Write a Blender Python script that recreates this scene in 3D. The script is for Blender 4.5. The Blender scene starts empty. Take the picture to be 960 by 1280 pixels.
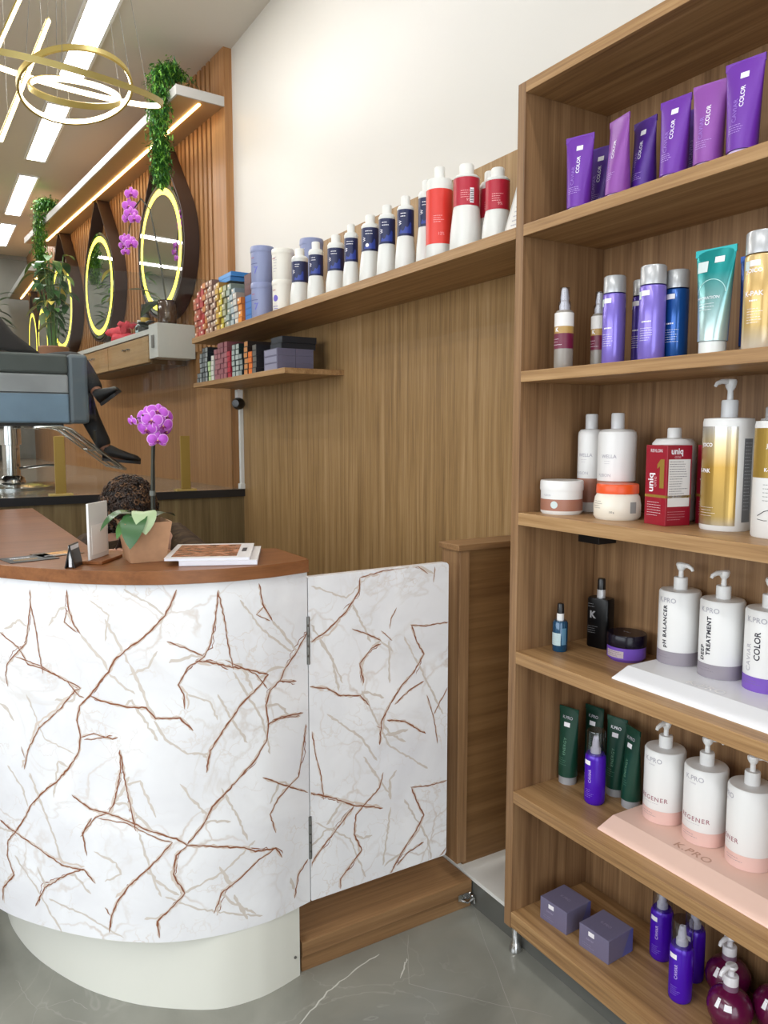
import bpy, bmesh, math, random
from mathutils import Vector, Matrix
random.seed(7)
sc = bpy.context.scene
C = sc.collection
PI = math.pi
R = math.radians

# ---------------------------------------------------------------- colours and materials
def lin(c):
    return c / 12.92 if c <= .04045 else ((c + .055) / 1.055) ** 2.4
def col(h):
    if isinstance(h, str):
        h = h.lstrip('#'); h = [int(h[i:i + 2], 16) / 255 for i in (0, 2, 4)]
    return (lin(h[0]), lin(h[1]), lin(h[2]), 1)
MATS = {}
def new_mat(name):
    m = bpy.data.materials.new(name); m.use_nodes = True
    nt = m.node_tree; return m, nt, nt.nodes['Principled BSDF']
def mat(name, h, rough=.4, metal=0, coat=0, emit=0, spec=.5, trans=0, noise=0, nscale=40, bump=0):
    if name in MATS: return MATS[name]
    m, nt, b = new_mat(name)
    b.inputs['Base Color'].default_value = col(h)
    b.inputs['Roughness'].default_value = rough
    b.inputs['Metallic'].default_value = metal
    b.inputs['Coat Weight'].default_value = coat
    b.inputs['Specular IOR Level'].default_value = spec
    b.inputs['Transmission Weight'].default_value = trans
    if emit:
        b.inputs['Emission Color'].default_value = col(h); b.inputs['Emission Strength'].default_value = emit
    if noise or bump:
        tc = nt.nodes.new('ShaderNodeTexCoord'); nz = nt.nodes.new('ShaderNodeTexNoise')
        nz.inputs['Scale'].default_value = nscale; nz.inputs['Detail'].default_value = 4
        nt.links.new(tc.outputs['Object'], nz.inputs['Vector'])
        if noise:
            cr = nt.nodes.new('ShaderNodeValToRGB'); c = col(h)
            cr.color_ramp.elements[0].position = .3; cr.color_ramp.elements[1].position = .7
            cr.color_ramp.elements[0].color = tuple(x * (1 - noise) for x in c[:3]) + (1,)
            cr.color_ramp.elements[1].color = tuple(min(1, x * (1 + noise)) for x in c[:3]) + (1,)
            nt.links.new(nz.outputs['Fac'], cr.inputs['Fac']); nt.links.new(cr.outputs['Color'], b.inputs['Base Color'])
        if bump:
            bp = nt.nodes.new('ShaderNodeBump'); bp.inputs['Strength'].default_value = bump; bp.inputs['Distance'].default_value = .01
            nt.links.new(nz.outputs['Fac'], bp.inputs['Height']); nt.links.new(bp.outputs['Normal'], b.inputs['Normal'])
    MATS[name] = m; return m
def wood(name, dark, mid, light, axis='z', rough=.42, dens=1.0, ring=.4):
    """laminate: long streaks along one axis, plus broad cathedral figure"""
    if name in MATS: return MATS[name]
    m, nt, b = new_mat(name); N = nt.nodes; Lk = nt.links
    tc = N.new('ShaderNodeTexCoord')
    def streak(sc_across, sc_along, detail, dist):
        mp = N.new('ShaderNodeMapping')
        s = [sc_across] * 3; s['xyz'.index(axis)] = sc_along
        mp.inputs['Scale'].default_value = s
        Lk.new(tc.outputs['Object'], mp.inputs['Vector'])
        nz = N.new('ShaderNodeTexNoise'); nz.inputs['Scale'].default_value = 1; nz.inputs['Detail'].default_value = detail
        nz.inputs['Distortion'].default_value = dist; nz.inputs['Roughness'].default_value = .6
        Lk.new(mp.outputs['Vector'], nz.inputs['Vector']); return nz
    a = streak(42 * dens, 1.1, 6, .4); c = streak(190 * dens, 4.5, 3, 0); d = streak(9 * dens, .5, 3, 1.5)
    mx = N.new('ShaderNodeMath'); mx.operation = 'MULTIPLY_ADD'; mx.inputs[1].default_value = .45
    Lk.new(c.outputs['Fac'], mx.inputs[0]); Lk.new(a.outputs['Fac'], mx.inputs[2])
    m2 = N.new('ShaderNodeMath'); m2.operation = 'MULTIPLY_ADD'; m2.inputs[1].default_value = ring
    Lk.new(d.outputs['Fac'], m2.inputs[0]); Lk.new(mx.outputs[0], m2.inputs[2])
    mr = N.new('ShaderNodeMapRange'); mr.inputs['From Min'].default_value = .64; mr.inputs['From Max'].default_value = 1.20
    Lk.new(m2.outputs[0], mr.inputs['Value'])
    cr = N.new('ShaderNodeValToRGB')
    cr.color_ramp.elements[0].color = col(dark); cr.color_ramp.elements[1].color = col(light)
    e = cr.color_ramp.elements.new(.5); e.color = col(mid)
    Lk.new(mr.outputs[0], cr.inputs['Fac']); Lk.new(cr.outputs['Color'], b.inputs['Base Color'])
    b.inputs['Roughness'].default_value = rough; b.inputs['Specular IOR Level'].default_value = .35
    MATS[name] = m; return m
def thin_glass(name, tint='#f4f8f6', ior=1.45, gl=1.0, rough=0.0):
    if name in MATS: return MATS[name]
    m, nt, b = new_mat(name); N = nt.nodes; Lk = nt.links
    t = N.new('ShaderNodeBsdfTransparent'); t.inputs['Color'].default_value = col(tint)
    g = N.new('ShaderNodeBsdfGlossy'); g.inputs['Roughness'].default_value = rough
    f = N.new('ShaderNodeLayerWeight'); f.inputs['Blend'].default_value = .5
    pw = N.new('ShaderNodeMath'); pw.operation = 'POWER'; pw.inputs[1].default_value = 5; Lk.new(f.outputs['Facing'], pw.inputs[0])
    mu = N.new('ShaderNodeMath'); mu.operation = 'MULTIPLY_ADD'; mu.inputs[1].default_value = .9 * gl; mu.inputs[2].default_value = .05 * gl
    mi = N.new('ShaderNodeMixShader')
    Lk.new(pw.outputs[0], mu.inputs[0]); Lk.new(mu.outputs[0], mi.inputs['Fac'])
    Lk.new(t.outputs[0], mi.inputs[1]); Lk.new(g.outputs[0], mi.inputs[2])
    Lk.new(mi.outputs[0], N['Material Output'].inputs['Surface']); N.remove(b)
    MATS[name] = m; return m
def stone(name, base, vein, cloud, rough, scale=2.2, vein_w=.02, amount=.6):
    if name in MATS: return MATS[name]
    m, nt, b = new_mat(name); N = nt.nodes; Lk = nt.links
    tc = N.new('ShaderNodeTexCoord')
    n1 = N.new('ShaderNodeTexNoise'); n1.inputs['Scale'].default_value = scale; n1.inputs['Detail'].default_value = 6; n1.inputs['Distortion'].default_value = .6
    Lk.new(tc.outputs['Object'], n1.inputs['Vector'])
    cr = N.new('ShaderNodeValToRGB'); cr.color_ramp.elements[0].position = .3; cr.color_ramp.elements[1].position = .72
    cr.color_ramp.elements[0].color = col(base); cr.color_ramp.elements[1].color = col(cloud)
    Lk.new(n1.outputs['Fac'], cr.inputs['Fac'])
    n2 = N.new('ShaderNodeTexNoise'); n2.inputs['Scale'].default_value = scale * .8; n2.inputs['Detail'].default_value = 5; n2.inputs['Distortion'].default_value = 1.2
    mp = N.new('ShaderNodeMapping'); mp.inputs['Location'].default_value = (3.1, 1.7, 5.2)
    Lk.new(tc.outputs['Object'], mp.inputs['Vector']); Lk.new(mp.outputs[0], n2.inputs['Vector'])
    sb = N.new('ShaderNodeMath'); sb.operation = 'SUBTRACT'; sb.inputs[1].default_value = .5; Lk.new(n2.outputs['Fac'], sb.inputs[0])
    ab = N.new('ShaderNodeMath'); ab.operation = 'ABSOLUTE'; Lk.new(sb.outputs[0], ab.inputs[0])
    mr = N.new('ShaderNodeMapRange'); mr.inputs['From Max'].default_value = vein_w; mr.inputs['To Min'].default_value = amount; mr.inputs['To Max'].default_value = 0
    Lk.new(ab.outputs[0], mr.inputs['Value'])
    n3 = N.new('ShaderNodeTexNoise'); n3.inputs['Scale'].default_value = scale * .6
    Lk.new(tc.outputs['Object'], n3.inputs['Vector'])
    mk = N.new('ShaderNodeMapRange'); mk.inputs['From Min'].default_value = .45; mk.inputs['From Max'].default_value = .62; Lk.new(n3.outputs['Fac'], mk.inputs['Value'])
    mu = N.new('ShaderNodeMath'); mu.operation = 'MULTIPLY'; Lk.new(mr.outputs[0], mu.inputs[0]); Lk.new(mk.outputs[0], mu.inputs[1])
    mix = N.new('ShaderNodeMix'); mix.data_type = 'RGBA'; mix.inputs['B'].default_value = col(vein)
    Lk.new(mu.outputs[0], mix.inputs['Factor']); Lk.new(cr.outputs['Color'], mix.inputs['A'])
    Lk.new(mix.outputs['Result'], b.inputs['Base Color']); b.inputs['Roughness'].default_value = rough
    MATS[name] = m; return m

# ---------------------------------------------------------------- mesh builder
class MB:
    def __init__(s): s.v = []; s.f = []; s.m = []
    def add(s, vs, fs, mi=0):
        b = len(s.v); s.v += [tuple(v) for v in vs]
        for f in fs: s.f.append(tuple(b + i for i in f)); s.m.append(mi)
        return s
    def box(s, x0, x1, y0, y1, z0, z1, mi=0, M=None):
        vs = [Vector((x, y, z)) for z in (z0, z1) for y in (y0, y1) for x in (x0, x1)]
        if M: vs = [M @ v for v in vs]
        return s.add(vs, [(0, 2, 3, 1), (4, 5, 7, 6), (0, 1, 5, 4), (2, 6, 7, 3), (0, 4, 6, 2), (1, 3, 7, 5)], mi)
    def lathe(s, prof, seg=28, c=(0, 0, 0), mi=0, sx=1, sy=1, mis=None, M=None):
        b = []; vs = []; fs = []; ms = []
        for r, z in prof:
            if r <= 1e-6: b.append([len(vs)]); vs.append(Vector((c[0], c[1], c[2] + z)))
            else:
                b.append(list(range(len(vs), len(vs) + seg)))
                for k in range(seg):
                    a = 2 * PI * k / seg; vs.append(Vector((c[0] + r * sx * math.cos(a), c[1] + r * sy * math.sin(a), c[2] + z)))
        for i in range(len(prof) - 1):
            A, B = b[i], b[i + 1]; q = mis[i] if mis else mi
            for k in range(seg):
                k2 = (k + 1) % seg
                if len(A) == 1 and len(B) == 1: continue
                if len(A) == 1: fs.append((A[0], B[k2], B[k]))
                elif len(B) == 1: fs.append((A[k], A[k2], B[0]))
                else: fs.append((A[k], A[k2], B[k2], B[k]))
                ms.append(q)
        if M: vs = [M @ v for v in vs]
        o = len(s.v); s.v += [tuple(v) for v in vs]
        for f, q in zip(fs, ms): s.f.append(tuple(o + i for i in f)); s.m.append(q)
        return s
    def loft(s, rings, mi=0, cap=True, closed=True):
        n = len(rings[0]); vs = [p for r in rings for p in r]; fs = []
        for i in range(len(rings) - 1):
            for k in range(n if closed else n - 1):
                k2 = (k + 1) % n; fs.append((i * n + k, i * n + k2, (i + 1) * n + k2, (i + 1) * n + k))
        if cap and closed: fs.append(tuple(range(n - 1, -1, -1))); fs.append(tuple((len(rings) - 1) * n + k for k in range(n)))
        return s.add(vs, fs, mi)
    def tube(s, pts, r, seg=8, mi=0, closed=False):
        pts = [Vector(p) for p in pts]; n = len(pts); rings = []
        up = Vector((0, 0, 1)); prev = None
        for i, p in enumerate(pts):
            if closed: t = pts[(i + 1) % n] - pts[i - 1]
            else: t = pts[min(i + 1, n - 1)] - pts[max(i - 1, 0)]
            t.normalize()
            if prev is None:
                a = t.cross(up)
                if a.length < 1e-3: a = t.cross(Vector((1, 0, 0)))
            else: a = prev - t * prev.dot(t)
            a.normalize(); prev = a; b = t.cross(a)
            rr = r[i] if isinstance(r, (list, tuple)) else r
            rings.append([p + a * (rr * math.cos(2 * PI * k / seg)) + b * (rr * math.sin(2 * PI * k / seg)) for k in range(seg)])
        if closed: rings.append(rings[0])
        return s.loft(rings, mi, cap=not closed)
    def leaf(s, base, d, length, width, bend=.3, mi=0, n=6, twist=0, cup=.15):
        """a blade leaf with a folded midrib that droops along its length"""
        base = Vector(base); d = Vector(d).normalized(); side = d.cross(Vector((0, 0, 1)))
        if side.length < 1e-3: side = Vector((1, 0, 0))
        side.normalize()
        if twist: side = Matrix.Rotation(twist, 3, d) @ side
        nrm = side.cross(d); vs = []; fs = []
        p = base.copy(); dd = d.copy()
        for i in range(n + 1):
            t = i / n; w = width * .5 * max(.04, math.sin(PI * min(1, .08 + t * .92)) ** .75)
            vs += [p - side * w + nrm * (cup * w), p, p + side * w + nrm * (cup * w)]
            dd = (dd + Vector((0, 0, -bend / n))).normalized(); p = p + dd * (length / n)
        for i in range(n):
            for k in (0, 1): a = i * 3 + k; fs.append((a, a + 1, a + 4, a + 3))
        return s.add(vs, fs, mi)
    def build(s, name, mats, parent=None, smooth=35, bevel=0, loc=None, solid=0):
        me = bpy.data.meshes.new(name); me.from_pydata(s.v, [], s.f); me.update()
        if not isinstance(mats, (list, tuple)): mats = [mats]
        for q in mats: me.materials.append(q)
        me.polygons.foreach_set('material_index', s.m)
        bm = bmesh.new(); bm.from_mesh(me)
        if smooth is not None: bmesh.ops.remove_doubles(bm, verts=bm.verts, dist=1e-6)
        bmesh.ops.recalc_face_normals(bm, faces=bm.faces); bm.to_mesh(me); bm.free()
        if smooth:
            me.polygons.foreach_set('use_smooth', [True] * len(me.polygons)); me.set_sharp_from_angle(angle=R(smooth))
        o = bpy.data.objects.new(name, me); C.objects.link(o)
        if parent: o.parent = parent
        if loc: o.location = loc
        if bevel:
            b = o.modifiers.new('bevel', 'BEVEL'); b.width = bevel; b.segments = 2; b.limit_method = 'ANGLE'; b.angle_limit = R(50)
        if solid:
            b = o.modifiers.new('solid', 'SOLIDIFY'); b.thickness = solid
        return o
def tag(o, label, cat, group=None, kind=None):
    if label: o['label'] = label
    if cat: o['category'] = cat
    if group: o['group'] = group
    if kind: o['kind'] = kind
    return o
def thing(name, label, cat, loc=(0, 0, 0), rz=0, group=None):
    o = bpy.data.objects.new(name, None); C.objects.link(o); o.location = loc; o.rotation_euler = (0, 0, rz)
    o.empty_display_size = .05
    return tag(o, label, cat, group)
def struct(name, mb, m, smooth=None, bevel=0):
    o = mb.build(name, m, None, smooth, bevel); o['kind'] = 'structure'; return o
def copy_tree(o, parent=None):
    c = o.copy(); C.objects.link(c); c.parent = parent
    for ch in list(o.children): copy_tree(ch, c)
    return c

# ---------------------------------------------------------------- lettering
_T = {}
def text_mesh(s, size, weight=0, space=1.0):
    k = (s, size, weight, space)
    if k in _T: return _T[k]
    cu = bpy.data.curves.new('t', 'FONT'); cu.body = s; cu.size = size; cu.align_x = 'CENTER'; cu.align_y = 'CENTER'
    cu.resolution_u = 3; cu.offset = weight; cu.space_character = space; cu.fill_mode = 'FRONT'
    ob = bpy.data.objects.new('t', cu); C.objects.link(ob)
    dg = bpy.context.evaluated_depsgraph_get(); dg.update()
    me = bpy.data.meshes.new_from_object(ob.evaluated_get(dg))
    vs = [tuple(v.co) for v in me.vertices]; fs = [tuple(p.vertices) for p in me.polygons]
    bpy.data.objects.remove(ob); bpy.data.curves.remove(cu); bpy.data.meshes.remove(me)
    _T[k] = (vs, fs); return _T[k]
def cyl(r, a0, z0, vert=False, eps=.0004):
    """place flat (x, y) artwork on a cylinder; vert: reads from bottom to top"""
    def f(x, y):
        if vert: x, y = -y, x
        a = a0 + x / r
        return ((r + eps) * math.cos(a), (r + eps) * math.sin(a), z0 + y)
    return f
def flat(o, right, up, eps=.0004):
    o = Vector(o); right = Vector(right).normalized(); up = Vector(up).normalized(); n = right.cross(up)
    return lambda x, y: o + right * x + up * y + n * eps
def letters(parent, s, size, m, place, weight=0, name='lettering', space=1.0):
    vs, fs = text_mesh(s, size, weight, space)
    return MB().add([place(v[0], v[1]) for v in vs], fs).build(name, m, parent, None)
def patch(mb, place, x0, x1, y0, y1, mi=0, nx=8):
    vs = []; fs = []
    for i in range(nx + 1):
        x = x0 + (x1 - x0) * i / nx; vs += [place(x, y0), place(x, y1)]
    for i in range(nx): fs.append((2 * i, 2 * i + 2, 2 * i + 3, 2 * i + 1))
    return mb.add(vs, fs, mi)
def disc(mb, place, cx, cy, rad, mi=0, n=22):
    vs = [place(cx, cy)]; fs = []
    for q in range(1, 5):
        vs += [place(cx + rad * q / 4 * math.cos(2 * PI * k / n), cy + rad * q / 4 * math.sin(2 * PI * k / n)) for k in range(n)]
    for k in range(n): fs.append((0, 1 + k, 1 + (k + 1) % n))
    for q in range(3):
        for k in range(n): a = 1 + q * n; fs.append((a + k, a + n + k, a + n + (k + 1) % n, a + (k + 1) % n))
    return mb.add(vs, fs, mi)
def small_print(parent, m, place, x0, x1, y0, lines, pitch, h=.0008, name='small_print', seed=1):
    rd = random.Random(seed); mb = MB()
    for i in range(lines):
        x = x0
        xe = x0 + (x1 - x0) * rd.uniform(.6, 1)
        while x < xe:
            w = rd.uniform(.002, .006); patch(mb, place, x, min(x + w, xe), y0 - i * pitch, y0 - i * pitch + h, 0, 2); x += w + .0012
    return mb.build(name, m, parent, None)
def skin_body(name, pts, edges, m, root=0, parent=None, sub=2):
    """one continuous tapering surface grown round a posed skeleton"""
    me = bpy.data.meshes.new(name); me.from_pydata([p[:3] for p in pts], edges, []); o = bpy.data.objects.new(name, me); C.objects.link(o)
    sk = o.modifiers.new('skin', 'SKIN'); sk.use_smooth_shade = True
    for i, p in enumerate(pts):
        d = me.skin_vertices[0].data[i]; d.radius = (p[3], p[4] if len(p) > 4 else p[3]); d.use_root = (i == root)
    sb = o.modifiers.new('sub', 'SUBSURF'); sb.levels = sub; sb.render_levels = sub
    dg = bpy.context.evaluated_depsgraph_get(); dg.update()
    m2 = bpy.data.meshes.new_from_object(o.evaluated_get(dg)); bpy.data.objects.remove(o)
    m2.name = name; m2.materials.clear(); m2.materials.append(m)
    m2.polygons.foreach_set('use_smooth', [True] * len(m2.polygons))
    o2 = bpy.data.objects.new(name, m2); C.objects.link(o2)
    if parent: o2.parent = parent
    return o2

# ---------------------------------------------------------------- palette
OAK = wood('oak_laminate_vertical_shaded', '#654830', '#8b6a4a', '#a3815d', 'z')  # same laminate as the shelves, the unit's inner shade put into its colour
OAKY = wood('oak_laminate_along_wall_lit', '#78583a', '#a07c53', '#ba976c', 'y')  # same laminate, coloured lighter for the daylight on the shelf fronts
OAKX = wood('oak_laminate_across', '#6e5034', '#8b6947', '#a07d58', 'x')
OAKW = wood('oak_wall_panel', '#745838', '#99794f', '#b19168', 'z', dens=.9)
WALN = wood('warm_desk_wood', '#6b4022', '#82522f', '#925f38', 'x', rough=.33, dens=.7)
SLAT = wood('slat_wood', '#8a5f3a', '#a3764c', '#b4875a', 'z')
WHITE = mat('white_plastic', '#e9e9e8', .35)
WPAINT = mat('white_wall_paint', '#d2cfc9', .42, noise=.02, nscale=1.2, bump=.02)
CEILP = mat('ceiling_paint', '#cfc9bf', .7)
GLOSSW = mat('white_gloss_laminate', '#f0f1f4', .12, coat=.3)
CREAM = mat('cream_plinth_laminate', '#e3e3da', .25)
VBROWN = mat('vein_rust', '#8f5b42', .2); VPALE = mat('vein_beige', '#d2c9c1', .2); VHALO = mat('vein_halo', '#d8cbc1', .2)
CHROME = mat('chrome', '#d8d8d8', .12, 1); STEEL = mat('zinc_hinge', '#8d8d8a', .35, .9)
GOLD = mat('brushed_gold', '#9c8240', .4, .5); GOLD2 = mat('gold_ring', '#a39152', .38, .35)
BLACK = mat('black_plastic', '#141416', .3); DGREY = mat('dark_grey_edge', '#24272a', .4)
CLEAR = thin_glass('clear_plastic', '#dfdfe6', 1.45, 1.6, .06)
GLASS = thin_glass('partition_glass', '#f3f5f5', 1.5, .4)
TXTD = mat('ink_dark', '#2d2c36', .5); TXTG = mat('ink_grey', '#b4b2bb', .4); TXTW = mat('ink_white', '#f0eef5', .5); TXTF = mat('ink_faint_lilac', '#9a78cc', .5)
LEDW = mat('led_cool', '#ffffff', .5, emit=9); LEDY = mat('led_warm', '#ffe2a8', .5, emit=7); LEDM = mat('led_mirror', '#ffe850', .5, emit=2.8)
LEDS = mat('led_strip', '#ffcf86', .5, emit=15)
SILV = mat('silver_grey_cap', '#a9abb0', .3, .2)
PRICE = mat('price_sticker', '#f2eff4', .5)
SKIN = mat('skin_brown', '#8a5b44', .5)
# ================================================================ THE SETTING
FLOORM = stone('grey_marble_floor', '#7a7a72', '#bdbdb6', '#9b9b92', .16, 2.4, .007, .22)
TILED = stone('dark_grey_tile', '#5a5a56', '#8a8a86', '#666661', .25, 3, .01, .3)
CONC = stone('grey_concrete', '#8a8a84', '#b5b5ae', '#a3a39c', .7, 2.5, .03, .3)
PLATM = stone('platform_stone', '#7d7468', '#a79f92', '#948a7c', .15, 2.0, .01, .4)
XW = 1.665; ZC = 3.69
f = MB().box(-3.2, XW, -2.6, 4.40, -.1, 0)
def floor_vein(pts, w, mi):
    mb = f; rd = random.Random(len(pts) * 7 + int(pts[0][0] * 1000)); L = []
    for a, b in zip(pts, pts[1:]):
        for k in range(6): t = k / 6; L.append((a[0] + (b[0] - a[0]) * t + rd.uniform(-.003, .003), a[1] + (b[1] - a[1]) * t + rd.uniform(-.003, .003)))
    L.append(pts[-1]); vs = []
    for i, p in enumerate(L):
        q0 = Vector(L[max(i - 1, 0)]); q1 = Vector(L[min(i + 1, len(L) - 1)]); d = (q1 - q0).normalized(); n = Vector((-d.y, d.x))
        ww = w * rd.uniform(.5, 1.1) * (.4 if i in (0, len(L) - 1) else 1)
        vs += [(p[0] + n.x * ww, p[1] + n.y * ww, .0004), (p[0] - n.x * ww, p[1] - n.y * ww, .0004)]
    mb.add(vs, [(2 * i, 2 * i + 1, 2 * i + 3, 2 * i + 2) for i in range(len(L) - 1)], mi)
for p in ([(.45, 1.42), (.60, 1.56), (.74, 1.643), (.85, 1.703), (.941, 1.737), (1.042, 1.76)], [(1.043, 1.65), (1.085, 1.688), (1.10, 1.705)]):
    floor_vein(p, .0022, 1)
for p in ([(1.405, 1.80), (1.18, 1.30), (.9, .7)], [(1.16, 1.79), (1.05, 1.62), (1.3, 1.33)], [(.144, 2.18), (.157, 2.119), (.177, 2.035), (.15, 1.95)], [(.177, 2.035), (.262, 2.023), (.292, 1.966)]): floor_vein(p, .0012, 2)
struct('floor', f, [FLOORM, mat('floor_vein_white', '#c4c4bd', .25), mat('floor_vein_faint', '#9a9a93', .25)])
struct('floor_platform', MB().box(-3.2, 1.655, 4.385, 10.95, 1.06, 1.14), PLATM)
struct('trim_platform', MB().box(-3.2, 1.655, 4.36, 4.385, 1.098, 1.141), mat('dark_edge', '#1d1d1f', .3))
struct('wall_riser', MB().box(-3.2, 1.65, 4.38, 4.46, 0, 1.10), wood('riser_wood', '#57492f', '#6d5c3f', '#80704f', 'z', dens=.7))
struct('ceiling', MB().box(-3.2, XW + .1, -2.6, 11.0, ZC, ZC + .1), CEILP)
struct('wall_right', MB().box(XW, XW + .1, -2.6, 4.60, 0, ZC), WPAINT)
struct('wall_panelled', MB().box(1.65, XW, 1.592, 4.42, .09, 2.36), OAKW)
struct('wall_left', MB().box(-3.3, -3.2, 3.6, 10.95, 0, ZC).box(-3.3, -3.2, -2.6, -1.8, 0, ZC).box(-3.3, -3.2, -1.8, 3.6, 3.1, ZC).box(-3.3, -3.2, -1.8, 3.6, 0, 1.1), WPAINT)
struct('window_2', MB().box(-3.29, -3.21, -1.8, -1.74, 1.1, 3.1).box(-3.29, -3.21, 3.54, 3.6, 1.1, 3.1).box(-3.29, -3.21, -1.74, 3.54, 3.04, 3.1).box(-3.29, -3.21, .0, .06, 1.1, 3.04).box(-3.29, -3.21, 1.8, 1.86, 1.1, 3.04), DGREY)
struct('wall_back', MB().box(-3.2, XW, 10.95, 11.05, 0, ZC), CONC)
struct('wall_front', MB().box(-3.2, -2.4, -2.7, -2.6, 0, ZC).box(.4, XW, -2.7, -2.6, 0, ZC).box(-2.4, .4, -2.7, -2.6, 3.1, ZC), WPAINT)
struct('window_1', MB().box(-2.4, -2.34, -2.69, -2.61, 0, 3.1).box(.34, .4, -2.69, -2.61, 0, 3.1).box(-2.34, .34, -2.69, -2.61, 3.04, 3.1).box(-1.03, -.97, -2.69, -2.61, 0, 3.04), DGREY)
struct('baseboard_right', MB().box(1.41, 1.65, .40, 4.36, 0, .082), TILED)
struct('trim_ledge', MB().box(1.408, 1.65, .40, 4.36, .0825, .094), mat('ledge_white', '#e8e8e4', .3))

# slatted salon wall, turned a few degrees from the shop wall: local x along it, y towards the room
SB = R(4.5); SP = (1.64, 4.49); SRZ = PI / 2 + SB
SM = Matrix.Translation((SP[0], SP[1], 0)) @ Matrix.Rotation(SRZ, 4, 'Z')
def S(s, o, z): return SM @ Vector((s, o, z))
m = MB().box(.19, 4.66, -.12, 0, 1.14, ZC, 1, SM)
m.box(0, .19, -.12, .024, 1.14, ZC, 0, SM)
m.box(.19, 4.66, 0, .014, 1.14, 2.0, 0, SM)
s_ = .215
while s_ < 4.60:
    m.box(s_, s_ + .042, 0, .024, 2.0, ZC, 0, SM); s_ += .070
struct('wall_slatted', m, [SLAT, mat('slat_gap', '#241609', .7)])
struct('wall_far_salon', MB().box(1.28, 1.64, 9.10, 10.95, 1.14, ZC), SLAT)

# ================================================================ SHELVING UNIT
FX = 1.357; BX = 1.655; IN = 1.563
unit = thing('shelving_unit', 'tall open oak shelving unit full of hair products against the white wall', 'shelving unit', (1.5, 1.0, 0))
def U(mb, name, m, bevel=.0012): return mb.build(name, m, unit, None, bevel, loc=(-1.5, -1.0, 0))
U(MB().box(FX, BX, IN, 1.592, .084, 2.361), 'side_panel', OAK)
U(MB().box(FX, BX, .42, .449, .084, 2.361), 'side_panel', OAK)
U(MB().box(FX, BX, .449, IN, 2.333, 2.361), 'top_board', OAKY)
ST = [2.010, 1.638, 1.266, .886, .489, .133]; SBm = [1.981, 1.610, 1.233, .852, .455, .088]
for t, b_ in zip(ST, SBm): U(MB().box(FX, BX - .006, .449, IN, b_, t), 'shelf', OAKY)
U(MB().box(BX - .006, BX, .449, IN, .084, 2.333), 'back_panel', OAK, 0)
for yy in (1.575, .46):
    ft = MB().lathe([(.010, .084), (.010, .03), (.013, .024), (.018, .006), (.018, 0), (0, 0)], 16, (1.386, yy, 0))
    ft.build('foot', CHROME, unit, 40, loc=(-1.5, -1.0, 0))
U(MB().box(1.58, 1.648, 1.485, 1.5625, 1.172, 1.208), 'corner_bracket', BLACK)

# long shelf and short shelf on the panelled wall
t = thing('wall_shelf', 'long oak wall shelf holding peroxide bottles and stacked dye cartons', 'shelf', (1.5, 3, 1.98))
MB().box(FX - 1.5, .15, 1.593 - 3, 4.385 - 3, 0, .03).build('shelf_board', OAKY, t, None, .001)
t = thing('wall_shelf', 'short oak wall shelf hung below the long one, holding small dark cartons', 'shelf', (1.5, 3.7, 1.733))
MB().box(1.36 - 1.5, .15, 3.095 - 3.7, 4.385 - 3.7, 0, .024).build('shelf_board', OAKY, t, None, .001)

# ================================================================ RECEPTION DESK
def cr(P, n=12):
    out = []
    for i in range(len(P) - 1):
        p0 = P[max(i - 1, 0)]; p1 = P[i]; p2 = P[i + 1]; p3 = P[min(i + 2, len(P) - 1)]
        for k in range(n):
            t = k / n
            out.append(tuple(.5 * ((2 * p1[j]) + (-p0[j] + p2[j]) * t + (2 * p0[j] - 5 * p1[j] + 4 * p2[j] - p3[j]) * t * t + (-p0[j] + 3 * p1[j] - 3 * p2[j] + p3[j]) * t ** 3) for j in (0, 1)))
    out.append(P[-1]); return out
PC = cr([(.845, 1.797), (.77, 1.782), (.703, 1.775), (.607, 1.783), (.502, 1.812), (.414, 1.858), (.314, 1.937), (.216, 2.045), (.13, 2.17), (.08, 2.30), (.055, 2.45), (.045, 2.65), (.042, 3.0), (.042, 3.62)])
PB = cr([(.813, 1.799), (.745, 1.783), (.675, 1.777), (.574, 1.797), (.453, 1.877), (.37, 1.957), (.289, 2.068), (.21, 2.232), (.168, 2.38), (.152, 2.52), (.148, 2.8), (.148, 3.62)])
def normals(Cv):
    out = []
    for i in range(len(Cv)):
        a = Vector(Cv[max(i - 1, 0)]); b = Vector(Cv[min(i + 1, len(Cv) - 1)]); d = (b - a).normalized(); out.append(Vector((-d.y, d.x)))
    return out            # points inwards/outwards: fixed below
NC = [-n for n in normals(PC)] if normals(PC)[10].y > 0 else normals(PC)
NB = [-n for n in normals(PB)] if normals(PB)[10].y > 0 else normals(PB)
LC = [0]
for a, b in zip(PC, PC[1:]): LC.append(LC[-1] + math.dist(a, b))
def on_panel(s, z, off):
    s = max(0, min(s, LC[-1] - 1e-5)); i = 0
    while LC[i + 1] < s: i += 1
    u = (s - LC[i]) / (LC[i + 1] - LC[i]); p = Vector(PC[i]).lerp(Vector(PC[i + 1]), u); n = NC[i].lerp(NC[i + 1], u)
    return (p.x + n.x * off, p.y + n.y * off, z)
def curved_wall(mb, Cv, Nv, z0, z1, th, mi=0):
    rings = []
    for p, n in zip(Cv, Nv):
        rings.append([(p[0], p[1], z0), (p[0], p[1], z1), (p[0] - n.x * th, p[1] - n.y * th, z1), (p[0] - n.x * th, p[1] - n.y * th, z0)])
    return mb.loft(rings, mi)
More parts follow.
